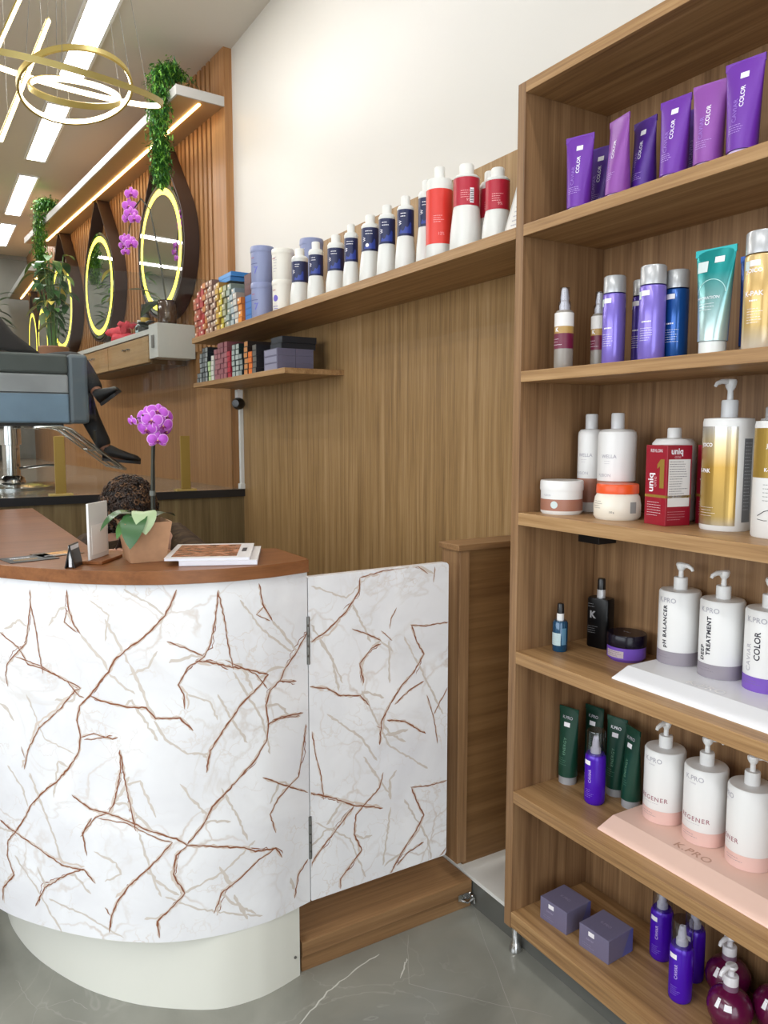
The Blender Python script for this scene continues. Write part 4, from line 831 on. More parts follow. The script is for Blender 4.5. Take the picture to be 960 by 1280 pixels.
MB().loft([[(-.03, y_, z_) for y_, z_ in tri], [(-.024, y_, z_) for y_, z_ in tri]]).build('card_board', mat('card_white', '#e9e7e2', .4), t, None, .0008)
A3 = flat((-.03, 0, 0), (0, -1, 0), (0, 0, 1))
for i in range(13):
    z_ = .012 + i * .011; x0_ = -.030 + z_ * .455
    small_print(t, TXTG, A3, max(-.022, x0_) + .004, .046, z_, 1, .01, .003, seed=i)
MB().loft([[(-.031, .047, .001), (-.023, .047, .001), (-.023, .044, .001), (-.031, .044, .001)], [(-.031, -.047, .208), (-.023, -.047, .208), (-.023, -.049, .205), (-.031, -.049, .205)]]).build('card_edge', mat('card_edge', '#d8d6d0', .4), t, None)

# ---------------------------------------------------------------- hair dye cartons: one thing each
BOXME = {}
def carton_mesh(w, d, h, body, endc, spot=None):
    k = (w, d, h, body, endc, spot)
    if k in BOXME: return BOXME[k]
    mb = MB().box(-d / 2, d / 2, -w / 2, w / 2, 0, h, 0)
    A = flat((-d / 2, 0, 0), (0, -1, 0), (0, 0, 1), .0003)
    patch(mb, A, -w * .44, w * .44, h * .1, h * .9, 1, 1)
    if spot: 
        A2 = flat((-d / 2, 0, 0), (0, -1, 0), (0, 0, 1), .0006)
        patch(mb, A2, -w * .40, w * .02, h * .50, h * .86, 2, 1)
    o = mb.build('tmp_carton', [mat('dye_' + body, '#' + body, .35), mat('dye_' + endc, '#' + endc, .3, .15), mat('dye_' + (spot or body), '#' + (spot or body), .3)], None, None)
    me = o.data; bpy.data.objects.remove(o); me.name = 'hair_dye_carton'; BOXME[k] = me; return me
ORD = ['bottom', 'second', 'third', 'fourth', 'fifth', 'sixth', 'seventh', 'eighth', 'ninth', 'tenth']
ORD2 = ['lowest of its stack'] + [w + ' from the bottom' for w in ORD[1:]]
NUM = 'one two three four five six seven eight nine ten eleven twelve thirteen fourteen fifteen sixteen seventeen'.split()
NTH = ['first', 'second', 'third', 'fourth', 'fifth', 'sixth', 'seventh', 'eighth', 'ninth', 'tenth', 'eleventh', 'twelfth', 'thirteenth', 'fourteenth', 'fifteenth', 'sixteenth', 'seventeenth']
def carton(me, loc, lab, group, rz=0):
    o = bpy.data.objects.new('hair_dye_carton', me); C.objects.link(o); o.location = loc; o.rotation_euler = (0, 0, rz)
    return tag(o, lab, 'carton', group)
cols = [('a4553f', 'c47355', 7, 'copper red'), ('9c4a42', 'c05a50', 8, 'brick red'), ('a03c3c', 'b8484a', 9, 'crimson'), ('a8663c', 'd08a50', 9, 'amber'), ('6e4a3c', 'b08a78', 9, 'rose brown'), ('70503f', 'b79580', 9, 'hazel brown'), ('6d4c42', 'bc9a88', 8, 'mocha brown'), ('8f6a2e', 'd0a848', 8, 'gold yellow'), ('8a7a2a', 'd8c848', 7, 'bright yellow'), ('6f7050', 'b0b090', 7, 'olive'), ('64706a', 'a8b6ae', 7, 'sage grey'), ('6a7880', 'b4c2c8', 6, 'pale teal'), ('8f8a84', 'd0ccc6', 5, 'silver white'), ('b8682a', 'e8953c', 4, 'orange')]
rd = random.Random(11); y = 4.352
for ci, (bo, en, n, nm) in enumerate(cols):
    for k in range(n):
        carton(carton_mesh(.050, .135, .0305, bo, en, 'f2e6d8' if (k + ci) % 2 == 0 or ci in (4, 5, 6) else None), (1.375 + .0675 + rd.uniform(-.008, .006), y + rd.uniform(-.001, .001), ZL + .0002 + k * .0309), f'{nm} dye carton, {ORD2[k]}, stack {NUM[ci]} from the glass, long shelf', 'hair dye cartons on the long wall shelf')
    y -= .0535
for k in range(2):
    carton(carton_mesh(.20, .115, .022, '2b6fb0', '3f8cd0'), (1.47, 3.985 - k * .012, ZL + .0002 + 8 * .0309 + k * .0225), f'flat bright blue carton, {ORD[k]} from below on top of the brown dye cartons', 'flat blue cartons on the dye stacks')
for k in range(4):
    carton(carton_mesh(.085, .12, .0305, '2b62a8', '3f7cc4'), (1.447, 3.575, ZL + .0002 + k * .0309), f'blue hair carton, {ORD[k]} from below in the wide stack beside the lilac tubs', 'blue cartons beside the tubs')
for k in range(2):
    carton(carton_mesh(.09, .12, .05, '4a2023', '5a282a'), (1.447, 3.578, ZL + .0003 + 4 * .0309 + k * .0503), f'dark maroon carton, {ORD[k]} from below on top of the wide blue stack', 'maroon cartons on the blue stack')
lows = [(4.350, .042, '1d2124', '6d7478', 2, 'small black'), (4.300, .042, '23282b', '8d9498', 6, 'black'), (4.252, .042, '1c2023', '6a7072', 7, 'charcoal'), (4.204, .042, '22262a', '9aa0a2', 7, 'black and silver'), (4.150, .046, '6a8a50', 'b8d0a0', 4, 'green and white'), (4.098, .046, '9a9a94', 'd8d8d0', 5, 'white'), (4.040, .046, '7a4a50', 'a06a70', 6, 'mauve'), (3.990, .046, '7a464c', '9c646a', 7, 'dusty rose'), (3.940, .046, '74424a', '986068', 7, 'plum rose'), (3.890, .046, '7a464c', 'a4686e', 7, 'rose brown'), (3.836, .046, '8a2030', 'b03040', 5, 'red edged'), (3.770, .046, '20302e', 'a8b4b0', 6, 'dark green'), (3.720, .046, '1c2a2a', 'b4beba', 6, 'bottle green'), (3.670, .046, '202a2c', '8c9694', 4, 'slate green'), (3.60, .05, '2a2220', 'c88850', 6, 'black and amber'), (3.545, .05, 'a8501c', 'e07830', 4, 'orange'), (3.49, .05, '242428', '6a6660', 5, 'black and grey')]
for ci, (y, w, bo, en, n, nm) in enumerate(lows):
    for k in range(n):
        carton(carton_mesh(w, .125, .0265, bo, en), (1.378 + .0625 + rd.uniform(-.003, .003), y, 1.7575 + k * .0269), f'{nm} dye carton, {ORD2[k]}, stack {NUM[ci]} from the glass, short shelf', 'dye cartons on the short wall shelf')
for k in range(3):
    for j in range(2):
        carton(carton_mesh(.155, .088, .0315, '68667c', '9292a8'), (1.424 + j * .0895, 3.295, 1.7575 + k * .032), f'flat grey lilac carton, {ORD[k]} from below of the {"front" if j == 0 else "rear"} pile on the short shelf', 'flat lilac cartons on the short shelf')
for k in range(2):
    carton(carton_mesh(.13, .17, .028, '23262c', '3a3e46'), (1.50, 3.315 - k * .01, 1.7575 + 3 * .032 + k * .0284 + .0002), f'flat black carton, {ORD[k]} from below on the lilac cartons of the short shelf', 'flat black cartons on the short shelf')
# ================================================================ ON THE DESK
ZD = 1.1525
GREENL = mat('leaf_green', '#2f5a2c', .35); GREENM = mat('leaf_mid', '#4d7a3d', .35); GREENP = mat('leaf_pale', '#a8bd93', .4); GREENK = mat('leaf_dark', '#1f3f22', .35)
POT = mat('kraft_card', '#b98f6d', .7, noise=.06, nscale=60)
PETAL = mat('orchid_petal', '#b44fc6', .5, noise=.12, nscale=60); PETALE = mat('orchid_petal_edge', '#d9a0e0', .5); LIP = mat('orchid_lip', '#7a1a5e', .5); LIPY = mat('orchid_throat', '#e8b07a', .5)
def orchid_flower(root, p, d, s, roll=0):
    """five petals and a darker lip facing direction d"""
    p = Vector(p); d = Vector(d).normalized(); a = d.cross(Vector((0, 0, 1))).normalized(); b = a.cross(d)
    M3 = Matrix.Rotation(roll, 3, d); a = M3 @ a; b = M3 @ b; mb = MB()
    for k, (ang, L, W) in enumerate(((90, 1.0, .62), (210, .95, .55), (330, .95, .55), (12, 1.05, 1.05), (168, 1.05, 1.05))):
        ax = a * math.cos(R(ang)) + b * math.sin(R(ang)); ay = -a * math.sin(R(ang)) + b * math.cos(R(ang)); off = d * (.0015 if k > 2 else 0)
        def ring(kk, lift):
            return [p + off + ax * (s * L * (.5 + .5 * kk * math.cos(q))) + ay * (s * W * .5 * kk * math.sin(q)) + d * (s * (.16 * (1 - kk * .9) + lift - .10 * ((.5 + .5 * kk * math.cos(q)) ** 2))) for q in [2 * PI * j / 14 for j in range(14)]]
        rings = [ring(1.0, 0), ring(.86, .01), ring(.45, .02)]; vs = [v for r_ in rings for v in r_] + [p + off + ax * (s * L * .5) + d * (s * .14)]; fs = []; b0 = len(mb.v)
        mb.add(vs, [(j, (j + 1) % 14, 14 + (j + 1) % 14, 14 + j) for j in range(14)], 1)
        mb.f += [tuple(b0 + i for i in f) for j in range(14) for f in ((14 + j, 14 + (j + 1) % 14, 28 + (j + 1) % 14, 28 + j), (28 + j, 28 + (j + 1) % 14, 42))]; mb.m += [0] * 28
    fl = mb.build('flower', [PETAL, PETALE], root, 60)
    lp = MB(); q = p + d * (s * .16)
    for ang in (-50, 50, 0):
        e = a * math.sin(R(ang)) - b * math.cos(R(ang)); lp.loft([[q + e * (s * t) + (a * math.cos(2 * PI * k / 8) + d * math.sin(2 * PI * k / 8)) * (s * w) for k in range(8)] for t, w in ((0, .06), (.14, .11), (.30, .09), (.38, .02))])
    lp.build('lip', LIP, fl, 60)
    MB().lathe([(0, -.1 * s), (.09 * s, 0), (0, .09 * s)], 10, M=Matrix.Translation(q + d * (s * .08))).build('throat', LIPY, fl, 60)
    return fl
t = thing('potted_orchid', 'potted orchid with a magenta flower ball in a square kraft paper pot on the desk', 'orchid', (.480, 1.995, ZD), R(-2))
sq = lambda r, z: [(-r, -r, z), (r, -r, z), (r, r, z), (-r, r, z)]
MB().loft([sq(.043, 0), sq(.058, .102)], 0, False).loft([sq(.0405, .002), sq(.0555, .102)], 0, False).loft([sq(.043, 0), sq(.0405, .002)], 0, False).add(sq(.0405, .002), [(0, 1, 2, 3)]).loft([sq(.058, .102), sq(.0555, .102)], 0, False).build('pot', POT, t, None)
MB().loft([sq(.0525, .088), sq(.0528, .09)]).build('bark', mat('bark', '#3a2a1e', .9, noise=.4, nscale=80, bump=.6), t, None)
rd = random.Random(2)
MB().tube([(.022, 0, .088), (.024, 0, .2), (.028, .0, .29), (.03, .0, .335), (.02, -.01, .36), (.0, -.02, .37)], [.0042, .004, .0036, .0032, .0026, .002], 8).build('stem', mat('stem_dark', '#2a2c22', .5), t)
MB().tube([(.028, .003, .085), (.030, .003, .25), (.033, .003, .30)], .0028, 8).build('support_stick', mat('stick_black', '#1b1b19', .5), t)
MB().lathe([(0, 0), (.008, 0), (.008, .012), (0, .012)], 12, (.024, 0, .165)).build('clip', mat('clip_clear', '#5a5d58', .3), t)
lv = MB()
def broad(mb, base, ang, lift, L, W, bend, mi, tw=0): mb.leaf(base, (math.cos(R(ang)), math.sin(R(ang)), lift), L, W, bend, mi, 9, tw, .22)
broad(lv, (-.012, -.022, .112), 238, 1.1, .125, .064, 3.6, 0); broad(lv, (-.005, -.020, .118), 262, 1.5, .10, .060, 3.4, 1); broad(lv, (-.012, .0, .112), 196, 1.1, .125, .044, 2.2, 0); broad(lv, (-.02, -.02, .106), 205, .6, .085, .046, 2.4, 2); broad(lv, (.02, .02, .102), 25, .75, .085, .05, 1.2, 3); broad(lv, (-.01, .02, .105), 160, .9, .10, .05, 1.8, 3)
lv.build('leaves', [GREENL, GREENP, GREENM, GREENK], t, 60)
cx = Vector((.036, .0, .352)); dirs = []
for k in range(17):
    ph = math.acos(1 - 2 * (k + .5) / 17); th = k * 2.39996; v = Vector((math.cos(th) * math.sin(ph), math.sin(th) * math.sin(ph), math.cos(ph)))
    if v.z < -.75: continue
    dirs.append(v)
for v in dirs:
    orchid_flower(t, cx + Vector((v.x * .030, v.y * .030, v.z * .036)), v + Vector((-.15, -.5, -.05)), .027, rd.uniform(-.3, .3))
orchid_flower(t, cx + Vector((.0, -.022, -.045)), (-.1, -1, -.1), .026)
orchid_flower(t, cx + Vector((-.056, .0, .002)), (-.9, -.5, -.3), .016)
MB().tube([cx + Vector((-.02, 0, .0)), cx + Vector((-.04, 0, .012)), cx + Vector((-.056, 0, .004))], .0014, 6).build('bud_stem', mat('stem_dark', '#2a2c22', .5), t)

t = thing('sign_stand', 'white acrylic sign standing upright on a small wooden foot on the desk', 'sign', (.376, 2.045, ZD), math.atan2(.80, .60))
MB().box(-.062, .055, -.038, .034, 0, .008).build('wooden_foot', wood('foot_wood', '#6a3f22', '#8a5630', '#a0683e', 'x'), t, None, .001)
MB().box(-.052, .050, -.003, .003, .008, .150).build('acrylic_panel', mat('acrylic_white', '#e8e8e6', .25), t, None, .001)
MB().box(-.040, .040, -.0036, -.003, .02, .095).build('paper_insert', mat('paper_insert', '#f3f2ee', .5), t, None)
t = thing('card_holder', 'small black folding card holder with white cards standing open on the desk', 'card holder', (.306, 1.985, ZD), R(62))
for k, a in enumerate((-11, 13)):
    MB().box(-.030, .030, -.0015, .0015, 0, .058, 0, Matrix.Translation((0, (-.011, .011)[k], 0)) @ Matrix.Rotation(R(a), 4, 'X')).build('cover', BLACK, t, None, .0006)
MB().box(-.026, .026, -.004, .003, .002, .054).build('cards', mat('card_stack', '#dedfe3', .5), t, None)
def leaflet(x, y, rz, base, lab, wds, w=.105, d=.075):
    t = thing('leaflet', lab, 'leaflet', (x, y, ZD), R(rz))
    MB().box(-w / 2, w / 2, -d / 2, d / 2, 0, .0012).build('sheet', base, t, None)
    A = flat((0, 0, .0012), (1, 0, 0), (0, 1, 0), .0003); wds(t, A)
def w1(t, A):
    small_print(t, TXTW, A, -.042, .03, .012, 1, .012, .010, 'lettering', 3); small_print(t, mat('ink_gold', '#c79a4a', .5), A, -.042, .03, -.012, 2, .010, .005, 'lettering', 5)
def w2(t, A):
    patch(MB(), A, -.02, .045, -.02, .03).build('printed_photo', mat('photo_amber', '#c98f3c', .4, noise=.6, nscale=70), t, None); small_print(t, TXTW, A, -.045, .04, -.026, 1, .01, .006, 'lettering', 2)
leaflet(.225, 2.165, 12, mat('leaflet_black', '#26211f', .3), 'black leaflet with white lettering lying flat on the desk', w1, .12, .10)
leaflet(.300, 2.215, 18, mat('leaflet_brown', '#5a4632', .3), 'leaflet with an amber picture next to the black leaflet', w2, .11, .085)
t = thing('magazine', 'thick white magazine underneath another, on the right end of the desk', 'magazine', (.652, 1.925, ZD), R(-24))
MB().box(-.085, .105, -.118, .11, 0, .012).build('pages', mat('magazine_pages', '#dfe0ea', .5), t, None, .001); MB().box(-.086, .106, -.119, .111, .012, .0128).build('cover', mat('magazine_cover_white', '#f0eff0', .25), t, None)
t = thing('magazine', 'white magazine with a brown photo cover lying on top of another', 'magazine', (.640, 1.940, ZD + .0129), R(-24))
MB().box(-.103, .103, -.125, .115, 0, .006).build('pages', mat('magazine_pages', '#dfe0ea', .5), t, None, .001)
MB().box(-.104, .104, -.126, .116, .006, .0068).build('cover', mat('magazine_cover_white', '#f0eff0', .25), t, None)
A = flat((0, 0, .0068), (1, 0, 0), (0, 1, 0), .0003)
ph, nt, b = new_mat('cover_photo'); tc = nt.nodes.new('ShaderNodeTexCoord'); nz = nt.nodes.new('ShaderNodeTexNoise'); mp = nt.nodes.new('ShaderNodeMapping'); mp.inputs['Scale'].default_value = (5, 14, 1); nz.inputs['Distortion'].default_value = 1.5
crr = nt.nodes.new('ShaderNodeValToRGB'); crr.color_ramp.elements[0].position = .32; crr.color_ramp.elements[0].color = col('#3a241c'); crr.color_ramp.elements[1].position = .68; crr.color_ramp.elements[1].color = col('#d9a58a'); e = crr.color_ramp.elements.new(.5); e.color = col('#a86e4c')
nt.links.new(tc.outputs['Object'], mp.inputs[0]); nt.links.new(mp.outputs[0], nz.inputs['Vector']); nt.links.new(nz.outputs['Fac'], crr.inputs['Fac']); nt.links.new(crr.outputs['Color'], b.inputs['Base Color']); b.inputs['Roughness'].default_value = .25
patch(MB(), A, -.090, .070, -.105, .095, 0, 1).build('cover_photo', ph, t, None); patch(MB(), A, .078, .090, -.03, .03, 0, 1).build('printed_mark', TXTD, t, None)

# ================================================================ GLASS PARTITION, WALL CAMERA
gp = thing('glass_partition', 'clear frameless glass partition held by gold posts on the platform edge', 'glass partition', (.3, 4.42, 1.14))
MB().box(-1.4 - .3, 1.10 - .3 + .50, -.005, .005, .004, 1.212).build('glass_panel', GLASS, gp, None)
for px in (.630, 1.306, -.35, -1.0):
    q = MB().box(px - .3 - .027, px - .3 + .027, -.022, -.006, .012, .318)
    q.build('post', GOLD, gp, None, .002); MB().box(px - .3 - .06, px - .3 + .06, -.032, .03, 0, .012).build('base_plate', mat('gold_pale', '#d8bf7a', .3, .7), gp, None, .002)
t = thing('security_camera', 'small white and black security camera on a wall bracket under the short shelf', 'camera', (1.60, 4.30, 1.672))
MB().box(-.018, .018, -.018, .018, .0, .052).build('bracket', WHITE, t, None, .002)
hd = MB().lathe([(0, -.036), (.022, -.034), (.034, -.016), (.036, .0), (.034, .016), (.022, .034), (0, .036)], 28, M=Matrix.Translation((-.006, -.006, -.028)) @ Matrix.Rotation(PI / 2, 4, Vector((1, -1, 0)).normalized())); hd.build('head', BLACK, t)
MB().lathe([(0, 0), (.022, 0), (.021, .004), (0, .006)], 24, M=Matrix.Translation((-.032, -.032, -.028)) @ Vector((-.7, -.7, 0)).to_track_quat('Z', 'Y').to_matrix().to_4x4()).build('lens', BLACK, t)
t = thing('cable_conduit', 'thin white cable conduit running down the wall below the security camera', 'conduit', (1.638, 4.375, 1.142))
MB().box(-.010, .012, -.010, .010, .03, .52).build('trunking', mat('conduit_white', '#d9dad6', .4), t, None, .001); MB().box(-.018, .012, -.02, .02, 0, .032).build('junction_box', mat('conduit_white', '#d9dad6', .4), t, None, .002)

# ================================================================ SALON BEYOND THE GLASS
def local(name, label, cat, s, o, z, group=None):
    p = S(s, o, z); return thing(name, label, cat, p, SRZ, group)
def canopy(name, label, loc, rz, L, dep, led0, led1):
    t = thing(name, label, 'canopy', loc, rz)
    MB().box(0, L, .0, dep - .012, 0, .045).build('board', mat('canopy_underside', '#b9966c', .5), t, None)
    MB().box(-.012, L, dep - .012, dep, -.004, .05).box(-.012, 0, 0, dep - .012, -.004, .05).build('fascia', mat('fascia_grey', '#bdbbb8', .4), t, None)
    MB().box(led0, led1, dep * .42, dep * .42 + .016, -.006, 0).build('led_strip', LEDS, t, None); return t
canopy('wall_canopy', 'long white canopy with an LED strip above the round mirrors', S(.014, .0221, 3.365), SRZ, 4.20, .29, .05, 3.95)
canopy('wall_canopy', 'lower white canopy with an LED strip at the far end of the salon', (1.279, 8.80, 3.13), PI / 2, 2.0, .25, .05, 1.9)
STRAP = mat('strap_leather', '#3a2820', .6)
MIRR = mat('mirror_silver', '#e8e8e6', .02, 1)
def mirror(loc, rz, lab, r=.425, o=.10, apex=.72):
    t = thing('round_mirror', lab, 'mirror', loc, rz, 'round mirrors with yellow light rings')
    MX = Matrix.Rotation(-PI / 2, 4, 'X')      # lathe axis -> local +y (towards the room)
    MB().lathe([(0, o + .002), (r * .83, o + .002)], 56, M=MX).build('mirror_glass', MIRR, t)
    MB().lathe([(r * .83, o + .0025), (r * .93, o + .0025)], 56, M=MX).build('light_ring', LEDM, t)
    MB().lathe([(r * .93, o + .002), (r, o + .002), (r, o - .006), (0, o - .006)], 56, M=MX).build('rim', MIRR, t)
    R_ = r + .012; th = math.acos(R_ / apex); pts = []
    for k in range(49):
        a = PI / 2 + th + (2 * PI - 2 * th) * k / 48; pts.append((R_ * math.cos(a), R_ * math.sin(a)))
    pts.append((0, apex))
    n = len(pts); rings = []
    for i, (x, z) in enumerate(pts):
        q = Vector((x, z)); k = 1 + .012 / q.length; rings.append([(x, .006, z), (x, o + .004, z), (x * k, o + .004, z * k), (x * k, .006, z * k)])
    rings.append(rings[0]); MB().loft(rings, 0, False).build('strap', STRAP, t, 30)
    MB().lathe([(0, .0), (.018, 0), (.018, o + .03), (0, o + .03)], 16, (0, 0, 0), M=Matrix.Translation((0, .0, apex - .03)) @ MX).build('peg', mat('peg_gold', '#b8963e', .3, .8), t)
mirror(S(.86, .021, 2.695), SRZ, 'nearest round mirror with a yellow light ring, an orchid bending across it')
mirror(S(2.34, .021, 2.68), SRZ, 'round mirror with a yellow light ring in the middle of the slatted wall')
mirror(S(3.62, .021, 2.68), SRZ, 'round mirror with a yellow light ring mostly hidden behind the tall leafy plant')
mirror((1.279, 9.25, 2.46), PI / 2, 'pale lit round mirror between the leafy plant and the furthest mirror', .38, .07, .60)
mirror((1.279, 10.10, 2.52), PI / 2, 'furthest and smallest looking round mirror, beside the black cape', .38, .07, .60)
t = local('salon_counter', 'wall mounted pale grey salon counter with wooden drawers under the mirrors', 'counter', .53, .0245, 0)
GREYW = mat('counter_grey_white', '#c9c9c2', .4)
MB().box(.165, 1.96, 0, .25, 2.115, 2.148).build('counter_top', GREYW, t, None, .001)
MB().box(0, .165, 0, .25, 1.955, 2.172).build('end_box', GREYW, t, None, .001)
MB().box(.165, 1.94, 0, .235, 1.925, 2.115).build('carcass', mat('counter_carcass_wood', '#6a5236', .5), t, None)  # carcass in a darker wood than the drawer fronts
DW = wood('drawer_wood', '#8f7049', '#ab8a60', '#bd9c72', 'x')
for a, b_ in ((.18, 1.08), (1.09, 1.92)):
    d = MB().box(a, b_, .236, .252, 1.935, 2.105).build('drawer', DW, t, None, .001)
    for dx in (-.05, .04): MB().tube([((a + b_) / 2 + dx - .02, .252, 2.05), ((a + b_) / 2 + dx - .01, .268, 2.052), ((a + b_) / 2 + dx + .01, .268, 2.048), ((a + b_) / 2 + dx + .02, .252, 2.045)], .005, 6).build('handle', CHROME, d)
MB().box(.06, .10, .2505, .258, 2.02, 2.10).build('socket_plate', mat('socket_grey', '#77736c', .4), t, None, .001)

# planting
def foliage_cascade(root, pts, width, n, mats, leaf=.035, seed=1, wl=.011):
    """trailing leaves that hang along a path"""
    rd = random.Random(seed); mb = MB(); P = [Vector(p) for p in pts]
    for i in range(n):
        u = rd.random() ** .9 * (len(P) - 1); k = min(int(u), len(P) - 2); f = u - k; c = P[k].lerp(P[k + 1], f)
        w = width * (1 - .45 * u / (len(P) - 1))
        q = c + Vector((rd.gauss(0, .36) * w, rd.gauss(0, .36) * w, rd.gauss(0, .02)))
        d = Vector((rd.uniform(-1, 1), rd.uniform(-1, 1), rd.uniform(-1.3, .35)))
        mb.leaf(q, d, leaf * rd.uniform(.6, 1.3), wl * rd.uniform(.7, 1.3), .5, rd.randrange(len(mats)), 3)
    return mb.build('foliage', mats, root, None)
HG = [mat('hang_green', '#3f7a2e', .5), mat('hang_green_light', '#6fa53a', .5), mat('hang_green_deep', '#285a26', .5)]
def hanging(s, lab, o=.22, drop=.62, n=1500, seed=1, off=.16, z0=3.418):
    t = local('trailing_plant', lab, 'plant', s, 0, z0, 'trailing plants on the canopy')
    MB().lathe([(0, 0), (.045, 0), (.062, .09), (.065, .095), (.058, .095), (.05, .08), (0, .08)], 24, (-.03, .19, 0)).build('pot', mat('basket_tan', '#b89468', .8, noise=.2, nscale=60), t)
    foliage_cascade(t, [(-.04, .20, .10), (-.09, .28, .15), (-.12, .345, .09), (-.12, .36, -.1), (-.12, .36, -.30), (-.12, .357, -drop), (-.12, .355, -drop - .10)], .10, n, HG, .030, seed, .009)
hanging(.27, 'trailing green plant hanging from the near end of the long canopy above the nearest mirror', seed=1, n=6500, drop=.40)
hanging(3.42, 'trailing green plant hanging from the far end of the long canopy', seed=2, n=5000, drop=.42)
t = local('tall_leafy_plant', 'tall potted plant with variegated and yellow leaves on the counter', 'plant', 2.60, .44, 2.02)
MB().lathe([(0, 0), (.10, 0), (.125, .16), (.12, .17), (0, .17)], 24).build('pot', mat('pot_terracotta', '#8a5f44', .6), t)
rd = random.Random(9); lv = MB(); stm = MB()
for k in range(24):
    a = rd.uniform(0, 2 * PI); lean = rd.uniform(.02, .15); h = rd.uniform(.3, .74); tip = Vector((math.cos(a) * lean, math.sin(a) * lean, .16 + h)); stm.tube([(math.cos(a) * .03, math.sin(a) * .03, .15), tip * .55 + Vector((0, 0, .08)), tip], .004, 5)
    for j in range(3):
        lv.leaf(tip - Vector((0, 0, .05 * j)), (math.cos(a + j * 2), math.sin(a + j * 2), rd.uniform(-.2, .8)), rd.uniform(.13, .21), rd.uniform(.045, .07), 1.6, rd.choice((0, 0, 1, 2, 3)), 6)
lv.build('leaves', [GREENL, GREENM, GREENP, mat('leaf_yellow', '#d8c65a', .5)], t, 60); stm.build('stems', GREENM, t)
t = thing('corner_plant', 'green bush against the concrete wall at the far end of the salon', 'plant', (.72, 10.3, 1.14))
MB().lathe([(0, 0), (.16, 0), (.2, .3), (.19, .32), (0, .32)], 20).build('pot', mat('pot_dark', '#3a3a38', .6), t)
lv = MB()
for k in range(260):
    a = rd.uniform(0, 2 * PI); u = rd.random(); lv.leaf((math.cos(a) * .22 * u, math.sin(a) * .18 * u, .4 + 1.55 * rd.random()), (math.cos(a), math.sin(a), rd.uniform(-.3, .9)), rd.uniform(.12, .25), .06, .9, rd.randrange(3), 4)
lv.build('leaves', [GREENL, GREENM, GREENK], t, 60)
MB().tube([(0, 0, .3), (.02, 0, 1.0), (0, .02, 1.7)], .015, 8).build('stem', mat('stem_dark', '#2a2c22', .5), t)
t = thing('tall_bushy_plant', 'tall bushy green plant at the far concrete wall, reflected in the middle mirror', 'plant', (-.35, 10.35, 1.14))
MB().lathe([(0, 0), (.2, 0), (.26, .36), (.25, .38), (0, .38)], 20).build('pot', mat('pot_dark', '#3a3a38', .6), t)
lv = MB()
for k in range(620):
    a = rd.uniform(0, 2 * PI); u = rd.random() ** .6; z = .45 + 2.0 * rd.random(); w_ = .42 * (1 - .35 * abs(z - 1.5)); lv.leaf((math.cos(a) * w_ * u, math.sin(a) * min(w_, .36) * u, z), (math.cos(a), math.sin(a), rd.uniform(-.4, .8)), rd.uniform(.10, .18), .06, .9, rd.randrange(3), 4)
lv.build('leaves', [GREENL, GREENM, mat('hang_green_light', '#6fa53a', .5)], t, 60)
MB().tube([(0, 0, .36), (.03, 0, 1.2), (0, .03, 2.2)], .02, 8).build('stem', mat('stem_dark', '#2a2c22', .5), t)
# mirror shelf things
t = local('orchid_in_vase', 'arching magenta orchid in a brown glass jar in front of the nearest mirror', 'orchid', .60, .182, 2.1725)
MB().lathe([(0, .004), (.055, .004), (.06, .01), (.062, .13), (.055, .145), (.058, .15)], 28).lathe([(0, 0), (.058, 0), (.062, .006)], 28).build('glass_jar', mat('jar_brown_glass', '#4a3628', .12, .1, coat=.5), t)
MB().lathe([(0, .02), (.05, .02), (.052, .12), (0, .125)], 20).build('bark', mat('bark', '#3a2a1e', .9), t)
sp = [(0, 0, .12), (.05, .02, .42), (.12, .05, .74), (.20, .08, .82), (.30, .10, .77), (.38, .11, .64), (.42, .115, .54)]
MB().tube(sp, [.006, .0055, .005, .0045, .004, .0035, .003], 7).build('stem', mat('stem_dark', '#2a2c22', .5), t)
MB().leaf((0, .02, .14), (.35, .5, .65), .25, .085, 1.0, 0, 8).leaf((.02, .02, .14), (.9, .35, .30), .24, .09, 1.2, 1, 8).leaf((0, 0, .14), (.5, .7, .2), .20, .08, 1.4, 0, 8).build('leaves', [GREENM, GREENK], t, 60)
for q, s_ in (((.27, .12, .86), .046), ((.30, .125, .79), .050), ((.34, .12, .72), .046), ((.26, .13, .73), .048), ((.22, .12, .69), .042), ((.44, .12, .61), .036), ((.47, .12, .57), .034), ((.32, .13, .57), .046), ((.27, .13, .54), .044), ((.43, .12, .52), .032)):
    orchid_flower(t, q, (-.75, .55, -.1), s_, 0)
rd = random.Random(4)
t = local('towel_pile', 'pile of crumpled coral pink towels on the salon counter', 'towels', 1.72, .12, 2.1485)
tm = mat('towel_coral', '#c9404e', .9, bump=.5, nscale=90)
def fold(cx_, cy_, z, L, ang, r_, nm='towel'):
    mb = MB(); d = Vector((math.cos(ang), math.sin(ang), 0)); pts = [Vector((cx_, cy_, z)) + d * (L * (k / 8 - .5)) + Vector((0, 0, .010 * math.sin(k * 2.1))) for k in range(9)]
    mb.tube(pts, [r_ * (.55 + .45 * math.sin(PI * (k + .6) / 9.2)) * rd.uniform(.85, 1.1) for k in range(9)], 12); return mb.build(nm, tm, t)
for a in ((0, 0, .04, .34, .1, .038), (.10, .03, .045, .26, -.3, .04), (-.12, .02, .04, .25, .5, .036), (.02, .03, .10, .24, .25, .036), (-.08, .01, .095, .18, -.5, .034), (.12, .02, .10, .16, .8, .033), (-.16, .02, .13, .13, 1.2, .026)): fold(*a)
t = local('hair_spray_bottle', 'black capped styling bottle with a gold label against the slatted wall', 'bottle', 1.36, .07, 2.1485)
